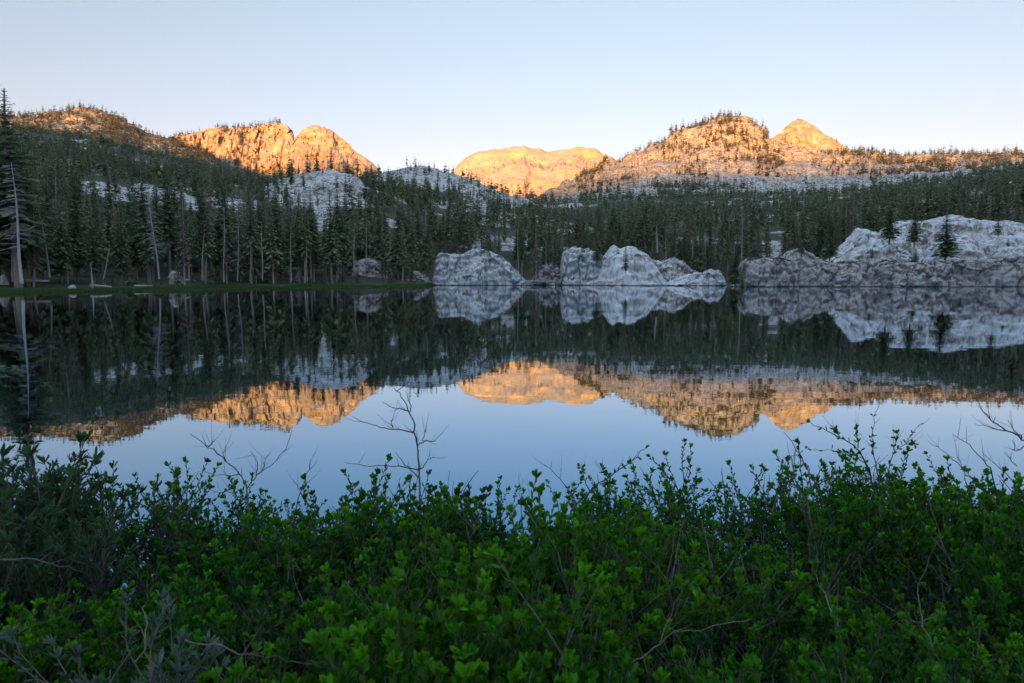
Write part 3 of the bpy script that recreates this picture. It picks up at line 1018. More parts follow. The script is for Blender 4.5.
for i in indiv:
    z = float(sample(Z, uA[i], dA[i]))
    p = pxA[i]
    var = tr_.choices(range(8), [5, 4, 3, 4, 3, 2.2, 2.0 if p < 500 else 4.5, 3])[0]
    s = tr_.uniform(0.72, 1.15)
    if p < 436:
        s *= 1.13
    if 436 < p < 745:
        s *= 0.9
    if p > 860:
        s *= 0.85
    lean = (math.radians(tr_.gauss(0, 1.6)), math.radians(tr_.gauss(0, 1.6)))
    put_tree(var, (uA[i] * dA[i], dA[i], z - 0.1), s, tr_.uniform(0, 6.28), f"{TREEV[var][3]} {zone(p)}", lean=lean)

# trees that stand out
def special(var, px, pybase, D, pytop, label, widen=1.0, name="conifer_tree", z=None):
    b = at(px, pybase, D)
    t = at(px, pytop, D)
    put_tree(var, (b[0], b[1], b[2] - 0.2), (t[2] - b[2]) / TREEV[var][2], px * 0.7, label, widen=widen, name=name)


special(7, 17, 283, 124, 87, "giant old conifer at the picture's edge, taller than all others", 1.5)
special(2, 8, 283, 132, 122, "big dark conifer right beside the giant old one", 1.2)
special(2, 31, 282, 136, 140, "dark conifer just past the leaning white snag", 1.2)
special(2, 945, 262, 200, 211, "large bushy fir standing alone before the broad pale slab", 1.95)
special(2, 889, 243, 203, 200, "dark fir standing before the pointed bluish slab", 1.6)
special(2, 914, 246, 204, 207, "yellowish green fir between the two pale slabs", 1.35)
special(5, 998, 234.5, 214, 214.5, "small rounded fir alone on the broad pale slab", 1.7)
special(5, 625.5, 271, 209, 243, "small fir growing up the face of the granite dome", 1.1)
special(2, 597, 264, 211, 232, "squat yellowish fir in the notch left of the granite dome", 1.5)
special(2, 735, 287.5, 184, 249, "bushy fir at the waterline past the round-ended granite rock", 1.7)
special(5, 742, 288, 181, 270, "low bright green conifer overhanging the water by the cliff's split end", 1.6)
special(6, 536, 280, 222, 226, "tall rusty dead-looking conifer on the little grassy point", 1.2)
special(2, 830, 262, 200, 212, "full dark conifer standing behind the wedge-topped cliff block", 1.3)
special(5, 1008, 246, 206, 238, "low dark bushy conifer in the crack below the broad slab", 2.6)
special(5, 872, 258, 203, 246, "little dark conifer at the foot of the pointed slab", 1.9)
special(5, 915, 262, 199, 247, "low dark spreading conifer on top of the dark cliff", 2.2)

yr = random.Random(404)
for k in range(20):
    p = yr.uniform(30, 425)
    u = u_of(p)
    d = float(np.interp(u, sh_u, sh_d)) + yr.uniform(13, 22)
    put_tree(5, (u * d, d, float(sample(Z, u, d)) - 0.1), yr.uniform(0.3, 0.75), yr.uniform(0, 6), f"{TREEV[5][3]} {zone(p)}", widen=yr.uniform(1, 1.4))

# dead trees


def snag_mesh(h, r0, seed, n, blen, fine=True):
    r = random.Random(seed)
    zz = np.linspace(-0.3, h, 10)
    path = np.stack([0.12 * np.sin(zz * 0.35 + seed), 0.1 * np.cos(zz * 0.3 + seed), zz], -1)
    tk = tube(path, np.linspace(r0, 0.03, 10), 7)
    br_ = []
    for _ in range(n):
        z0 = h * r.uniform(0.28, 0.98)
        an = r.uniform(0, 6.28)
        L = blen * r.uniform(0.3, 1.0) * (1.15 - 0.75 * z0 / h)
        c, s_ = math.cos(an), math.sin(an)
        dr = r.uniform(-0.1, 0.45)
        p = [(0, 0, z0), (c * L * .5, s_ * L * .5, z0 - dr * L * .25), (c * L, s_ * L, z0 - dr * L)]
        br_.append(tube(p, [0.045, 0.03, 0.012], 3))
        for _k in range(3 if fine else 0):
            q = r.uniform(0.3, 0.95)
            o = np.array([c * L * q, s_ * L * q, z0 - dr * L * q * q])
            a2 = an + r.choice((-1, 1)) * r.uniform(0.5, 1.1)
            l2 = L * r.uniform(0.2, 0.45)
            br_.append(tube([o, o + np.array([math.cos(a2) * l2, math.sin(a2) * l2, -0.3 * l2])], [0.022, 0.01], 3))
    return tk, merge(br_)


def snag(px, pyb, D, pytop, label, tilt=0.0, seed=1, r0=None, n=60, blen=1.6, mat=None, group="dead trees on the far shore", pxt=None):
    b = at(px, pyb, D)
    t = at(px if pxt is None else pxt, pytop, D)
    h = math.hypot(t[2] - b[2], t[0] - b[0])
    tk, br_ = snag_mesh(h, r0 or 0.008 * h + 0.03, seed, n, blen)
    e = link("dead_tree", None)
    e.location = b
    e.rotation_euler = (0, math.atan2(t[0] - b[0], t[2] - b[2]), 0)
    if n < 31:
        tk = merge([tk, br_])
    link("trunk", mesh_np("trunk", *tk, mat or M_PALE, smooth=True), e)
    if n >= 31:
        link("branch_spray", mesh_np("branch_spray", *br_, mat or M_PALE), e)
    tag(e, label, "dead tree", group)


snag(22, 282, 119, 162, "leaning bleached white snag with curling bare branches, brightest dead tree", seed=3, r0=0.30, n=64, blen=4.5, pxt=12, mat=M_SNAG)
snag(14, 280, 124, 190, "grey dead trunk standing close beside the bleached white snag", seed=4, r0=0.28, n=16, blen=2.0, pxt=9)
snag(50, 276, 128, 178, "slanting grey-brown dead trunk past the bleached white snag", seed=5, n=12, blen=1.4, pxt=33, r0=0.22, mat=M_BARK)
snag(159, 278, 150, 190, "leaning dead tree with a veil of grey twigs, pale at its foot", seed=6, n=130, blen=3.0, pxt=148, r0=0.22, mat=M_SNAG)
snag(103, 278, 132, 244, "thin dead pole slanting up from the meadow's edge", seed=7, n=8, blen=0.7, pxt=110, r0=0.13)
snag(92, 287, 128, 262, "pale broken trunk stub rising from the meadow's waterline", seed=8, n=4, blen=0.5, pxt=91, r0=0.24)
snag(202, 279, 157, 232, "short pale dead trunk leaning over the meadow", seed=9, n=10, blen=0.9, pxt=204, r0=0.2)
snag(224, 281, 163, 205, "brown dead tree with sparse twigs before dark firs", seed=10, n=70, blen=1.8, mat=M_PALE)
snag(238, 280, 165, 210, "upright grey dead tree with a feathery top", seed=11, n=110, blen=2.2)
snag(250, 280, 168, 238, "slim grey dead trunk, last before the knoll's trees", seed=12, n=20, blen=1.0)
snag(262, 279, 172, 222, "thick pale dead trunk below the grey knoll", seed=13, n=8, blen=0.8, r0=0.2)
snag(291, 280, 176, 226, "thin pale dead trunk before the dim bouldery rock", seed=14, n=20, blen=1.0)
snag(307, 280, 178, 240, "straight pale dead trunk past the dim bouldery rock", seed=15, n=14, blen=0.8)
snag(354, 274, 198, 218, "brown dead trunk rising before the low grey hump", seed=16, n=30, blen=1.4, mat=M_PALE, r0=0.26)
snag(366, 272, 206, 222, "grey dead trunk rising behind the low grey hump", seed=17, n=30, blen=1.2)
snag(426, 262, 240, 205, "twiggy grey dead tree before the steep outcrop's shoulder", seed=18, n=110, blen=2.6)
snag(518, 280, 221, 226, "pale dead pole at the tip of the little grassy point", seed=19, n=22, blen=1.0)
snag(546, 276, 224, 240, "thin grey dead pole behind the little grassy point", seed=20, n=24, blen=1.2)
snag(657, 252, 232, 222, "forked-looking pale dead trunk above the dome's shoulder", seed=21, n=16, blen=1.0, r0=0.4)
snag(666, 258, 230, 226, "slim pale dead trunk just past the dome's shoulder", seed=22, n=16, blen=1.0)
snag(693, 256, 236, 232, "reddish brown dead trunk behind the low broken hump", seed=23, n=30, blen=1.2, mat=M_PALE)
snag(742, 258, 236, 202, "tall brown dead tree above the cliff's split end", seed=24, n=90, blen=1.8, mat=M_PALE)
snag(846, 226, 285, 208, "bleached broken top of a dead tree above full dark conifers", seed=25, n=14, blen=0.8, r0=0.35)
snag(791, 276, 186, 246, "thin pale dead pole leaning on the dark wedge block", seed=26, n=8, blen=0.6, pxt=794, r0=0.12)
snag(106, 176, 400, 160, "lone white pole standing above the pale hillside ledge", seed=27, n=6, blen=0.8, r0=0.3)


def low_tree(var, r):
    h, rm, ba, lv, pe, sp, nm, bm_, wd = KINDS_T[var]
    return h, rm, ba


def merged_forest(name, us, ds, detail, mat, label, hs, seed, widen=1.0, zfun=None):
    r = random.Random(seed)
    g = np.random.default_rng(seed)
    lev, per, sp = detail
    temps = []
    for k in range(10):
        q = random.Random(900 + k + seed)
        h, rm = q.uniform(0.85, 1.1), q.uniform(0.12, 0.17) * widen
        v2, f2, s2 = crown_np(h * 16, rm * 16, 16 * q.uniform(0.10, 0.3), lev, per, sp, q, gap=0.1, wide=1.05 if sp > 1 else 1.5)
        v2 = v2 / 16
        tv, tf = tube([(0, 0, -0.03), (0, 0, h * 0.5), (0, 0, h)], [0.010, 0.007, 0.002], 4)
        n = len(v2)
        V = np.concatenate([v2, tv])
        Fq = np.concatenate([f2, tf + n])
        temps.append((V, Fq, np.concatenate([s2, np.zeros(len(tv))]), np.concatenate([np.zeros(len(f2), int), np.ones(len(tf), int)])))
    VV, FF, SS, TT, MM, off = [], [], [], [], [], 0
    zz = sample(Z, us, ds) if zfun is None else zfun
    for i in range(len(us)):
        V, Fq, s, fm = temps[r.randrange(10)]
        h = r.uniform(*hs) * r.choice((0.62, 0.8, 1, 1, 1, 1, 1, 1.22))
        wx = h * r.uniform(0.85, 1.3)
        a = r.uniform(0, 6.28)
        ca, sa = math.cos(a), math.sin(a)
        P = np.stack([(V[:, 0] * ca - V[:, 1] * sa) * wx, (V[:, 0] * sa + V[:, 1] * ca) * wx, V[:, 2] * h], -1)
        P += np.array([us[i] * ds[i], ds[i], zz[i] - 0.3])
        VV.append(P)
        FF.append(Fq + off)
        SS.append(s)
        TT.append(np.full(len(V), r.random()))
        MM.append(fm)
        off += len(V)
    me = mesh_np(name, np.concatenate(VV), np.concatenate(FF), mat, {"spray": np.concatenate(SS), "tint": np.concatenate(TT)}, fmat=np.concatenate(MM))
    return tag(link(name, me), label, "forest", kind="stuff")


ub, db = uA[~mask], dA[~mask]
rust = rng.random(len(ub)) < np.where(px_of(ub) < 430, 0.10, 0.24)
merged_forest("forest", ub[~rust], db[~rust], (24, 6, 3), [M_NEED, M_BARK], "dense dark conifer forest filling the slope just behind the far shore", (9, 20), 4)
merged_forest("forest", ub[rust], db[rust], (18, 5, 3), [M_RUST, M_PALE], "brownish dying conifers scattered through the forest", (11, 17), 5, 0.85)
uB, dB = scatter(330, 640, 7.6, 0.92, 6)
merged_forest("forest", uB, dB, (16, 5, 2), [M_NEED, M_BARK], "conifer forest on the middle of the hillside around the grey ledges", (8, 18), 7)
uC, dC = scatter(640, 930, 10.0, 0.95, 8)
merged_forest("forest", uC, dC, (8, 4, 1), [M_NEED, M_BARK], "conifer forest high on the shaded hillside", (8, 17), 9, 1.15)


# sparse woods on the sunlit heights
def hi(d0, d1, step, seed, fn):
    r = np.random.default_rng(seed)
    n = int(0.86 * (d1 * d1 - d0 * d0) / (step * step))
    d = np.sqrt(r.uniform(d0 * d0, d1 * d1, n))
    u = r.uniform(-0.86, 0.86, n)
    px = px_of(u)
    cl = fbm(np.stack([u * d / 45, d / 60, d * 0], -1), 4, 55)
    keep = r.uniform(0, 1, n) < fn(px, d, cl)
    return u[keep], d[keep]


def dens_left(px, d, cl):
    return np.where(px < 235, np.clip(np.where(d < 1010, 1.0, 0.62) + 0.9 * cl, 0.1, 1), 0.0)


def dens_right(px, d, cl):
    z = (d - 900) / 380
    big = np.where((px > 575) & (px < 780), np.clip(0.10 + 2.0 * cl, 0.02, 1.0), 0)
    patch = np.where((px > 655) & (px < 765) & (d > 1130) & (d < 1262), np.clip(0.75 + 1.6 * cl, 0.05, 1), 0)
    crest = np.clip((px - 800) / 90, 0, 1) * np.clip(0.75 + 1.2 * cl, 0.08, 1) * (z > 0.25)
    edge = np.where((px > 575) & (px < 735) & (d > 1245) & (d < 1290), 0.95, 0)
    return np.maximum(np.maximum(big, patch), np.maximum(crest, edge))


u1, d1_ = hi(900, 1225, 6.0, 12, dens_left)
merged_forest("forest", u1, d1_, (6, 4, 1), [M_RIDGE, M_BARK], "scattered conifers over the sunlit hump-backed ridge", (9, 15), 13, 1.25)
u2, d2_ = hi(900, 1290, 6.6, 14, dens_right)
merged_forest("forest", u2, d2_, (6, 4, 1), [M_RIDGE, M_BARK], "scattered conifers over the great sunlit granite mountain", (9, 17), 15, 1.25)



def on_mountain(V, n, seed, r0, r1, c0, c1, thr, cell, hs, label, widen=1.3):
    g = np.random.default_rng(seed)
    nr, nc, _ = V.shape
    i = g.integers(int(r0 * nr), int(r1 * nr), n * 4)
    j = g.integers(int(c0 * nc), int(c1 * nc), n * 4)
    p = V[i, j]
    cl = fbm(p / cell, 3, seed)
    p = p[(cl + g.normal(0, 0.12, len(cl))) > thr][:n]
    merged_forest("forest", p[:, 0] / p[:, 1], p[:, 1], (6, 4, 1), [M_RIDGE, M_BARK], label, hs, seed, widen, zfun=p[:, 2])


on_mountain(MT_CRAG, 900, 61, 0.22, 0.60, 0.03, 0.88, -0.06, 45, (8, 13), "small conifers clinging to the sunlit crag with the flat top")
on_mountain(MT_KNOB, 40, 62, 0.2, 0.5, 0.2, 0.9, 0.15, 40, (5, 9), "a few small conifers on the round sunlit crag")
on_mountain(MT_PEAK, 260, 63, 0.25, 0.56, 0.2, 0.95, 0.05, 40, (6, 10), "small conifers on the pointed sunlit peak")
on_mountain(MT_FAR, 700, 64, 0.05, 0.45, 0.1, 0.95, 0.05, 300, (14, 24), "tiny conifers about the foot of the farthest golden mountain")

# ------------------------------------------------------------------ shore: grass and logs
n = 26000
gu = rng.uniform(-0.85, u_of(438), n)
gd = shore(gu) + rng.uniform(-0.8, 1.0, n) + 13 * rng.random(n) * np.clip(0.7 + 1.3 * fbm(np.stack([gu * 14, gu * 0, gu * 0], -1), 3, 5), 0.1, 1)
gz = sample(Z, gu, gd)
an = rng.uniform(0, 6.28, n)
gh = rng.uniform(0.15, 0.5, n) * np.where(rng.random(n) < 0.2, 1.8, 1)
w_ = 0.06
base = np.stack([gu * gd, gd, gz - 0.03], -1)
dirv = np.stack([np.cos(an), np.sin(an), an * 0], -1)
tip = base + np.stack([rng.normal(0, 0.12, n), rng.normal(0, 0.12, n), gh], -1)
gv = np.stack([base - dirv * w_, base + dirv * w_, tip], 1).reshape(-1, 3)
gt = np.repeat(rng.random(n), 3)
tag(link("grass", mesh_np("grass", gv, np.arange(n * 3).reshape(-1, 3), M_GRASS, {"tint": gt, "young": gt * 0.4})),
    "strip of short green meadow grass along the far waterline", "grass", kind="stuff")


def log(p0, p1, D0, D1, r0, label, seed):
    a, b = at(*p0, D0), at(*p1, D1)
    a[2] = max(a[2], 0.05)
    b[2] = max(b[2], 0.05)
    r = random.Random(seed)
    t = np.linspace(0, 1, 7)
    path = np.zeros((7, 3)) + (b - a) * t[:, None]
    path[:, 2] += np.array([0.06 * math.sin(3 * x + seed) for x in t])
    parts = [tube(path, np.linspace(r0, r0 * 0.55, 7), 7)]
    for _ in range(7):
        k = r.uniform(0.2, 0.95)
        o = (b - a) * k
        parts.append(tube([o, o + np.array([r.uniform(-.5, .5), r.uniform(-.4, .4), r.uniform(0.2, 0.8)])], [0.05, 0.015], 4))
    o = link("fallen_log", mesh_np("fallen_log", *merge(parts), M_LOG, smooth=True))
    o.location = a
    tag(o, label, "log", "driftwood logs along the meadow shore")


log((91, 286), (112, 286.8), 129, 127, 0.28, "pale fallen log at the waterline by the trunk stub", 1)
log((134, 286.3), (153, 285.8), 141, 143, 0.26, "pale driftwood log half in the grass left of the grassy bulge", 2)
log((168, 277.5), (196, 281), 152, 156, 0.3, "long dim log sloping down to the meadow before the grey boulder", 3)
log((26, 280.5), (50, 281.5), 128, 126, 0.3, "grey fallen trunk lying past the foot of the bleached snag", 4)
log((508, 281), (556, 281.5), 219, 217, 0.3, "long pale driftwood log edging the little grassy point", 5)
log((628, 285.3), (664, 284.8), 209, 208, 0.28, "pale log lying along the foot of the granite dome", 6)

# ------------------------------------------------------------------ foreground shrubs


def leaf_quads(pos, dirs, length, width, r, fold=0.25):
    """leaf blades: base, two shoulders, tip, a fold along the midrib (two quads each)"""
    n = len(pos)
    d = dirs / (np.linalg.norm(dirs, axis=1)[:, None] + 1e-9)
    rnd = r.normal(0, 1, (n, 3))
    side = np.cross(d, rnd)
    side /= np.linalg.norm(side, axis=1)[:, None] + 1e-9
    nor = np.cross(side, d)
    L = (length * r.uniform(0.65, 1.2, n))[:, None]
    W = (width * r.uniform(0.75, 1.2, n))[:, None]
    b = pos
    m1 = pos + d * L * 0.42 - nor * L * 0.04
    m2 = pos + d * L * 0.78 - nor * L * 0.02
    t = pos + d * L + nor * L * 0.10
    up = nor * W * fold
    l1, r1 = m1 - side * W * 0.42 + up, m1 + side * W * 0.42 + up
    l2, r2 = m2 - side * W * 0.40 + up, m2 + side * W * 0.40 + up
    v = np.stack([b, m1, m2, t, l1, l2, r1, r2], 1).reshape(-1, 3)
    o = np.arange(n)[:, None] * 8
    q = np.concatenate([o + np.array([[0, 1, 4, 4]]), o + np.array([[4, 1, 2, 5]]), o + np.array([[5, 2, 3, 3]]),
                        o + np.array([[0, 6, 1, 1]]), o + np.array([[6, 7, 2, 1]]), o + np.array([[7, 3, 2, 2]])])
    tri = np.concatenate([q[:, [0, 1, 2]], q[:, [0, 2, 3]]])
    good = (tri[:, 0] != tri[:, 1]) & (tri[:, 1] != tri[:, 2]) & (tri[:, 0] != tri[:, 2])
    return v, tri[good]


def make_shrub(seed, h, rad, stems, shoots, leafn, ll, lw_, leafmat, woodmat=M_TWIG, upright=0.8, bare=0.0, drape=0.0):
    r = random.Random(seed)
    g = np.random.default_rng(seed)
    wood, lp, ld, ly = [], [], [], []

    def shoot(p0, d0, L, rad0, leaves, lvl):
        k = 6
        path, p, d = [np.array(p0)], np.array(p0), np.array(d0) / np.linalg.norm(d0)
        for i in range(k):
            d = d + np.array([r.gauss(0, 0.13), r.gauss(0, 0.13), 0.10 * upright - drape * i * 0.05])
            d /= np.linalg.norm(d)
            p = p + d * L / k
            path.append(p)
        path = np.array(path)
        vig = r.choice((0.15, 0.4, 0.7, 1.0))
        wood.append(tube(path, np.linspace(rad0, rad0 * 0.35, k + 1), 4 if lvl else 5))
        if leaves:
            n = max(3, int(leaves * L / 0.3))
            for i in range(n):
                t = 0.22 + 0.78 * (i + 0.5) / n
                x = t * k
                j = min(int(x), k - 1)
                q = path[j] + (path[j + 1] - path[j]) * (x - j)
                ax = path[j + 1] - path[j]
                ax = ax / np.linalg.norm(ax)
                an = i * 2.4 + r.uniform(-.4, .4)
                ref = np.array([0.3, 0.9, 0.1])
                e1 = np.cross(ax, ref)
                e1 /= np.linalg.norm(e1)
                e2 = np.cross(ax, e1)
                o = math.cos(an) * e1 + math.sin(an) * e2
                spread = 0.95 - 0.5 * t + r.uniform(-.15, .2)
                lp.append(q)
                ld.append(ax * (1 - 0.35 * spread) + o * spread + np.array([0, 0, 0.1]))
                ly.append(max(0, t - 0.55) * 1.9 * vig * r.uniform(0.3, 1.0))
            for _ in range(9):
                q_ = r.random() ** 2 * 0.25
                lp.append(path[-1] + (path[-2] - path[-1]) * q_)
                ld.append(d * 0.8 + np.array([r.gauss(0, .55), r.gauss(0, .55), r.gauss(0.15, .3)]))
                ly.append(vig * r.uniform(0.6, 1))
        return path

    for s in range(stems):
        an = r.uniform(0, 6.28)
        out = r.uniform(0.15, 1.0)
        b = np.array([math.cos(an) * 0.12 * rad, math.sin(an) * 0.12 * rad, -0.03])
        d = np.array([math.cos(an) * out * rad, math.sin(an) * out * rad, h * r.uniform(0.75, 1.0)])
        L = np.linalg.norm(d) * r.uniform(0.65, 0.9)
        isbare = r.random() < bare
        path = shoot(b, d, L, 0.008 * h + 0.002, 0, 0)
        for q in range(shoots):
            t = r.uniform(0.35, 1.0)
            x = t * 6
            j = min(int(x), 5)
            o = path[j] + (path[j + 1] - path[j]) * (x - j)
            dd = np.array([r.gauss(0, 0.75), r.gauss(0, 0.75), upright * r.uniform(0.5, 1.2)])
            dd += (path[-1] - path[-2]) / np.linalg.norm(path[-1] - path[-2]) * 0.5
            shoot(o, dd, h * r.uniform(0.18, 0.42), 0.0035 * h + 0.001, 0 if isbare else leafn, 1)
        if not isbare:
            shoot(path[-1], path[-1] - path[-2], h * 0.25, 0.003, leafn, 1)
    wv, wf = merge(wood)
    lv, lf = leaf_quads(np.array(lp), np.array(ld), ll, lw_, g)
    tint = np.repeat(g.random(len(lp)), 8)
    yg = np.repeat(np.array(ly), 8)
    fol = mesh_np("foliage", lv, lf, leafmat, {"tint": tint, "young": np.clip(yg, 0, 1)})
    stm = mesh_np("stems", wv, wf, woodmat, smooth=True)
    return fol, stm


SHR = [make_shrub(300 + k, 0.62, 0.42, 18, 10, 19, 0.030, 0.0150, M_LEAF, bare=0.16) for k in range(4)]
SHY = [make_shrub(310 + k, 0.64, 0.40, 17, 10, 19, 0.030, 0.0155, M_LEAF_YELLOW, bare=0.10) for k in range(3)]
SHD = [make_shrub(320 + k, 0.60, 0.44, 15, 8, 12, 0.032, 0.013, M_LEAF_DULL, bare=0.35, upright=0.6) for k in range(3)]
WIL = [make_shrub(340 + k, 0.75, 0.50, 12, 6, 11, 0.050, 0.0125, M_WILLOW, bare=0.05, drape=0.3) for k in range(3)]
SIL = [make_shrub(360 + k, 0.78, 0.34, 8, 5, 11, 0.046, 0.0115, M_SILVER, M_PTWIG, upright=0.6) for k in range(2)]
EDG = [make_shrub(380 + k, 0.80, 0.50, 13, 10, 15, 0.030, 0.0145, M_LEAF, bare=0.36, upright=0.5) for k in range(5)]
GSH = "shrubs of the thicket on the near bank"


def put_shrub(var, x, y, s, rz, label, name="shrub", sz=1.0):
    fol, stm = var
    e = link(name, None)
    e.location = (x, y, float(bank_z(x, y)))
    e.rotation_euler = (0, 0, rz)
    e.scale = (s, s, s * sz)
    link("stems", stm, e)
    link("foliage", fol, e)
    tag(e, label, "shrub", GSH)
    return e


def shrub_zone(x, y):
    u = x / y
    if y > 4.3:
        if u < -0.42:
            return "by the water, under the two-armed bare branch"
        if u < 0.06:
            return "by the water, around the tall bare branch"
        if u < 0.4:
            return "by the water, around the slanting leafy twig"
        return "by the water, around the tall leafy sprig"
    if y > 3.0:
        if u < -0.3:
            return "in mid-thicket, behind the silvery shrub"
        if u < 0.25:
            return "in mid-thicket, before the tall bare branch"
        return "in mid-thicket, before the gnarled forked branch"
    if u < -0.3:
        return "at the thicket's front, around the silvery shrub"
    if u < 0.25:
        return "at the thicket's front, around the thin arching stem"
    return "at the thicket's front, around the pale Y-shaped stem"


sr = random.Random(21)
ys = 1.55
row = 0
while ys < 5.25:
    half = 0.80 * ys + 1.1
    x = -half + (0.2 if row % 2 else 0)
    while x < half:
        xx, yy = x + sr.uniform(-.12, .12), ys + sr.uniform(-.12, .12)
        edge = ys > 4.5
        u = xx / yy
        if abs(xx / yy + 0.52) < 0.06 and 1.7 < yy < 2.65:
            x += 0.44
            continue
        if edge and (sr.random() < 0.2 or (-0.04 < u < 0.07 and yy > 4.6)):
            x += 0.44
            continue
        fam, word = (EDG, "thin open dark green shrub") if edge else sr.choices([(SHR, "dense leafy green shrub"), (SHY, "bright yellowish green shrub"), (SHD, "dull dark green twiggy shrub")], [4, 3, 3])[0]
        if u < -0.62 and yy > 3.2:
            fam, word = WIL, "dusky narrow-leaved willow shrub"
        s = sr.uniform(0.88, 1.25) + 0.42 * float(vnoise(np.array([xx * 0.9, yy * 0.9, 0.3]), 12)) + ((0.10 if u < -0.5 else 0.02 if u > 0.5 else 0) if edge else 0) - (0.16 if edge and abs(u) < 0.45 else 0)
        put_shrub(sr.choice(fam), xx, yy, s, sr.uniform(0, 6.28), f"{word} {shrub_zone(xx, yy)}")
        x += 0.44
    ys += 0.40
    row += 1

# the shrubs that stand out
def sp_shrub(var, px, pybase, D, s, label, sz=1.0, name="shrub"):
    p = at(px, pybase, D)
    put_shrub(var, p[0], D, s, px, label, name, sz)


sp_shrub(SIL[0], 140, 650, 2.40, 1.14, "silvery grey-leaved shrub, palest in the thicket")
sp_shrub(SIL[1], 212, 660, 2.2, 0.86, "small silvery shrub with curled leaves beside the palest one")
sp_shrub(EDG[0], 872, 500, 4.3, 1.02, "tall leafy sprig shrub standing highest against the water", 1.30)
sp_shrub(EDG[1], 900, 500, 4.5, 0.95, "leafy open shrub beside the tallest leafy sprig", 1.1)
sp_shrub(EDG[2], 372, 500, 4.6, 1.25, "upright leafy shrub beside the tall bare branch", 1.2)
sp_shrub(WIL[0], 15, 480, 4.2, 1.8, "dark willow shrub at the picture's edge, leaning over the water", 1.0)
sp_shrub(WIL[1], 70, 490, 4.6, 1.35, "spreading willow shrub with sprays reaching over the water", 0.95)
sp_shrub(SHR[1], 1010, 520, 3.4, 1.2, "big bright shrub at the picture's edge by the spidery twigs", 1.2)

# ------------------------------------------------------------------ bare branches


def branch(label, D, lines, r0=0.008, mat=M_TWIG, twigs=0, seed=1, slope=0.0, name="bare_branch", group="bare branches in the near thicket", foliage=None):
    """lines: list of polylines in photo points; the first is the main stem"""
    r = random.Random(seed)
    o0 = at(*lines[0][0], D)
    r0 *= 0.72
    twigs += 2
    parts, lp, ld = [], [], []
    ph = r.uniform(0, 6)
    for li, ln in enumerate(lines):
        pts = []
        for k, (px, py) in enumerate(ln):
            px0, py0 = lines[0][0]
            dd = D + slope * ((px - px0) / 100.0) + 0.10 * math.sin((px + py) * 0.045 + ph)
            pts.append(at(px, py, dd) - o0)
        pts = np.array(pts)
        t = np.linspace(0, len(pts) - 1, (len(pts) - 1) * 4 + 1)
        path = np.stack([np.interp(t, range(len(pts)), pts[:, c]) for c in range(3)], -1)
        if len(path) > 6:
            sm = path.copy()
            sm[1:-1] = (path[:-2] + 2 * path[1:-1] + path[2:]) / 4
            path = sm
        path[1:-1] += np.array([[r.gauss(0, .004) for _ in range(3)] for _ in range(len(path) - 2)])
        rr0 = r0 * (1.0 if li == 0 else 0.6)
        parts.append(tube(path, np.linspace(rr0, rr0 * 0.28, len(path)), 6))
        for _ in range(twigs):
            k = r.randrange(1, len(path) - 1)
            ax = path[min(k + 1, len(path) - 1)] - path[k - 1]
            ax /= np.linalg.norm(ax)
            L = r.uniform(0.03, 0.13)
            dv = ax * r.uniform(0.3, 1) + np.array([r.gauss(0, .6), r.gauss(0, .6), r.gauss(0.25, .5)])
            dv /= np.linalg.norm(dv)
            m_ = path[k] + dv * L * .55 + np.array([0, 0, 0.01])
            parts.append(tube([path[k], m_, path[k] + dv * L + np.array([0, 0, 0.03])], [rr0 * .35, rr0 * .25, rr0 * .12], 4))
        if foliage:
            for _ in range(foliage):
                k = r.randrange(len(path) // 3, len(path))
                ax = path[min(k + 1, len(path) - 1)] - path[max(k - 1, 0)]
                lp.append(path[k])
                ld.append(ax / (np.linalg.norm(ax) + 1e-9) * 0.7 + np.array([r.gauss(0, .6), r.gauss(0, .6), r.gauss(.2, .5)]))
    o = link(name, mesh_np(name, *merge(parts), mat, smooth=True))
    o.location = o0
    if foliage:
        g = np.random.default_rng(seed)
        lv, lf = leaf_quads(np.array(lp), np.array(ld), 0.036, 0.018, g)
        link("leaves", mesh_np("leaves", lv, lf, M_LEAF, {"tint": np.repeat(g.random(len(lp)), 8), "young": np.repeat(g.random(len(lp)) * .5, 8)}), o)
    tag(o, label, "branch", group)


branch("tall dark bare branch rising highest above the shrubs near the middle", 4.2,
       [[(424, 560), (421, 510), (419, 470), (417, 445), (412, 418), (404, 400), (394, 388)],
        [(413, 433), (400, 429), (384, 429), (368, 423), (352, 416)], [(409, 411), (398, 409), (382, 402)], [(410, 412), (411, 405), (407, 400)],
        [(417, 447), (424, 440), (427, 426)], [(424, 441), (437, 441)], [(419, 470), (400, 466), (370, 466), (344, 462)],
        [(419, 470), (427, 462), (434, 455)], [(420, 478), (408, 468), (396, 452)], [(393, 428), (391, 420)]], 0.011, twigs=1, seed=2)
branch("two-armed bare branch forking low over the water, one arm long and slanting", 4.3,
       [[(250, 560), (248, 510), (247, 488), (240, 474), (226, 461), (208, 447), (190, 434)], [(247, 489), (256, 475), (274, 463), (286, 449), (292, 430)],
        [(226, 461), (222, 450)], [(208, 447), (215, 440)], [(240, 474), (225, 477), (205, 472)], [(256, 475), (258, 462), (252, 452)], [(262, 470), (268, 455)], [(247, 500), (230, 492), (212, 492)]], 0.009, twigs=3, seed=3)
branch("slender bare twig slanting up just past the two-armed branch", 4.4, [[(290, 545), (296, 505), (303, 484), (310, 466), (318, 447)], [(300, 490), (293, 480)], [(303, 484), (312, 480)]], 0.006, twigs=1, seed=4)
branch("long slanting leafy twig pointing up and away over the water", 4.3,
       [[(560, 540), (575, 506), (590, 491), (608, 478), (628, 464), (645, 449)], [(590, 491), (583, 478), (580, 466)], [(608, 478), (602, 468)], [(600, 484), (612, 483)]], 0.010, twigs=3, seed=5, foliage=22)
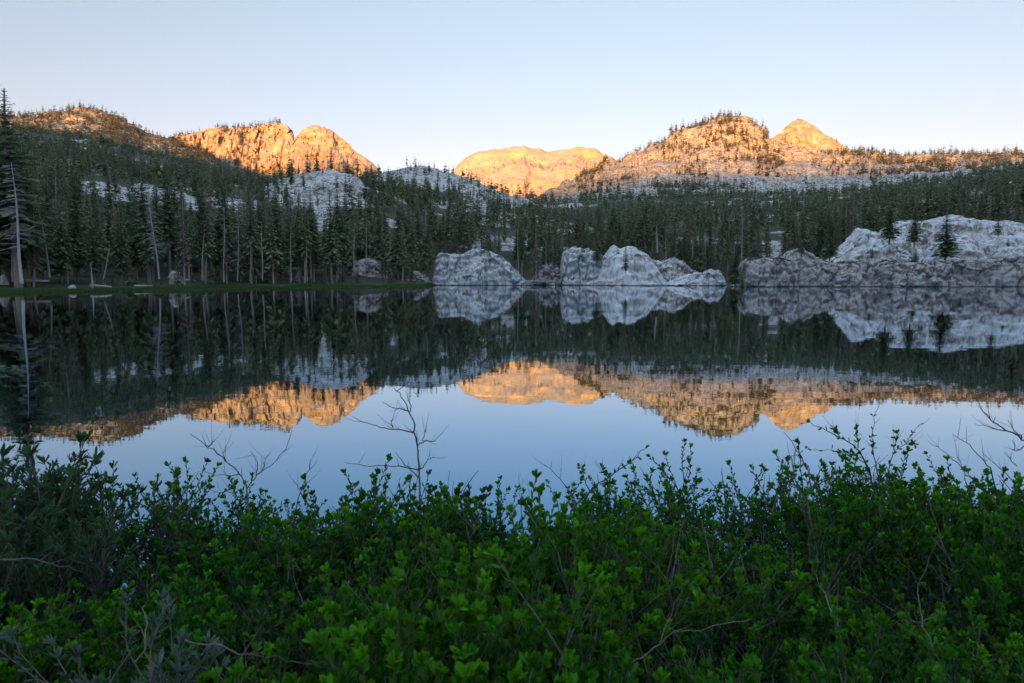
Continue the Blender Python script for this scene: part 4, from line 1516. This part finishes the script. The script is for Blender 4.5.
branch("thin short bare twig leaning the opposite way beside the slanting leafy twig", 4.4, [[(585, 525), (570, 490), (557, 475), (544, 464)], [(560, 478), (562, 470)]], 0.006, seed=6)
branch("pair of thin upright bare twigs in the gap of open water", 4.5, [[(524, 545), (521, 510), (520, 490), (519, 474)], [(524, 520), (530, 495), (526, 476)]], 0.005, seed=7)
branch("gnarled forked bare branch with a crooked left arm by the tall sprig", 4.0,
       [[(818, 580), (812, 530), (806, 500), (798, 487), (794, 474), (791, 456)], [(807, 500), (813, 485), (826, 478), (845, 479), (866, 485)],
        [(811, 487), (806, 465), (797, 449), (784, 432)], [(798, 487), (787, 481)], [(772, 512), (778, 490), (782, 474), (786, 461), (791, 459)], [(806, 502), (790, 497), (780, 492)], [(830, 478), (836, 470)]], 0.012, twigs=2, seed=8)
branch("fan of bare branches spreading both ways out of the tall leafy sprig", 4.3,
       [[(885, 540), (875, 490), (866, 462), (858, 448), (840, 438), (822, 428), (806, 423)], [(872, 478), (862, 458), (846, 452), (828, 450), (806, 449)],
        [(876, 492), (862, 470), (850, 462), (840, 455)], [(885, 500), (888, 470), (894, 450), (906, 444), (920, 424)], [(880, 490), (874, 455), (872, 430), (880, 402)], [(906, 444), (914, 444)], [(894, 450), (897, 434)], [(858, 448), (856, 430)], [(840, 438), (834, 428)]], 0.009, twigs=2, seed=9, foliage=16)
branch("spidery bare branch reaching in from the picture's edge", 4.0,
       [[(1060, 470), (1040, 448), (1022, 438), (1005, 430), (993, 422), (984, 412), (978, 402)], [(1008, 431), (990, 428), (974, 423)], [(1022, 438), (1012, 428), (1008, 420)], [(1030, 443), (1016, 452), (1012, 440)]], 0.009, twigs=2, seed=10)
branch("arching bare twigs between the tall sprig and the spidery branch", 4.2,
       [[(1005, 520), (992, 473), (982, 458), (970, 446), (953, 434)], [(975, 520), (966, 478), (958, 458), (953, 434)], [(962, 468), (945, 452), (928, 441)], [(1012, 480), (995, 464), (982, 452)], [(1017, 466), (1004, 452)]], 0.007, twigs=3, seed=11)
# pale stems inside the thicket
branch("pale Y-shaped stem rising through the nearest shrubs", 2.35, [[(960, 700), (944, 668), (930, 645), (921, 622), (918, 585), (933, 549), (957, 498)], [(918, 585), (908, 566), (899, 547)], [(921, 622), (905, 621), (880, 602), (853, 588)], [(921, 622), (945, 610)]], 0.0045, M_PTWIG, twigs=1, seed=12)
branch("long grey stem slanting down beside the pale Y-shaped one", 2.5, [[(868, 700), (857, 662), (840, 626), (826, 597), (815, 575), (808, 548), (815, 520)], [(815, 575), (820, 548)]], 0.005, M_PTWIG, seed=13)
branch("thin arching stem at the bottom between the bright shrubs", 2.2, [[(625, 668), (648, 654), (672, 632), (684, 633), (715, 628), (752, 619)], [(660, 643), (672, 612), (685, 586)]], 0.004, M_PTWIG, twigs=1, seed=14)
branch("short pale stick leaning up through the silvery shrub", 1.9, [[(150, 690), (146, 640), (142, 607), (150, 592), (158, 578)], [(146, 640), (136, 622)]], 0.003, M_PTWIG, twigs=2, seed=15)
branch("fallen pale twig lying low beside the silvery shrub", 1.85, [[(185, 640), (215, 646), (248, 655), (285, 660), (322, 667)], [(248, 655), (262, 672)]], 0.003, M_PTWIG, twigs=2, seed=16)
branch("dark bent twig crossing the dim end of the thicket", 2.9, [[(-15, 558), (25, 559), (60, 565), (90, 575)], [(40, 561), (52, 552)]], 0.007, M_TWIG, seed=17)

# ------------------------------------------------------------------ thin air between here and the far mountains
HZ = bpy.data.materials.new("valley_air")
HZ.use_nodes = True
HZ.node_tree.nodes.clear()
ho = HZ.node_tree.nodes.new("ShaderNodeOutputMaterial")
pv = HZ.node_tree.nodes.new("ShaderNodeVolumePrincipled")
pv.inputs["Color"].default_value = (0.86, 0.92, 1.0, 1)
pv.inputs["Density"].default_value = 0.000012
HZ.node_tree.links.new(pv.outputs[0], ho.inputs["Volume"])
hx, h0, h1 = 9200.0, -5.0, 900.0
hv = np.array([[a, b, c] for c in (h0, h1) for b in (-6200.0, 9200.0) for a in (-hx, hx)])
hf = np.array([[0, 2, 3, 1], [4, 5, 7, 6], [0, 1, 5, 4], [2, 6, 7, 3], [0, 4, 6, 2], [1, 3, 7, 5]])
hz = link("haze", mesh_np("haze", hv, hf, HZ))
hz["kind"] = "stuff"

# ------------------------------------------------------------------ render settings
scene.view_settings.view_transform = "Standard"
scene.view_settings.look = "None"
scene.view_settings.exposure = 2.32
scene.view_settings.gamma = 1.0
scene.render.engine = "CYCLES"
scene.cycles.use_denoising = True
scene.cycles.max_bounces = 6
scene.cycles.diffuse_bounces = 3
scene.cycles.glossy_bounces = 3
scene.cycles.transmission_bounces = 3
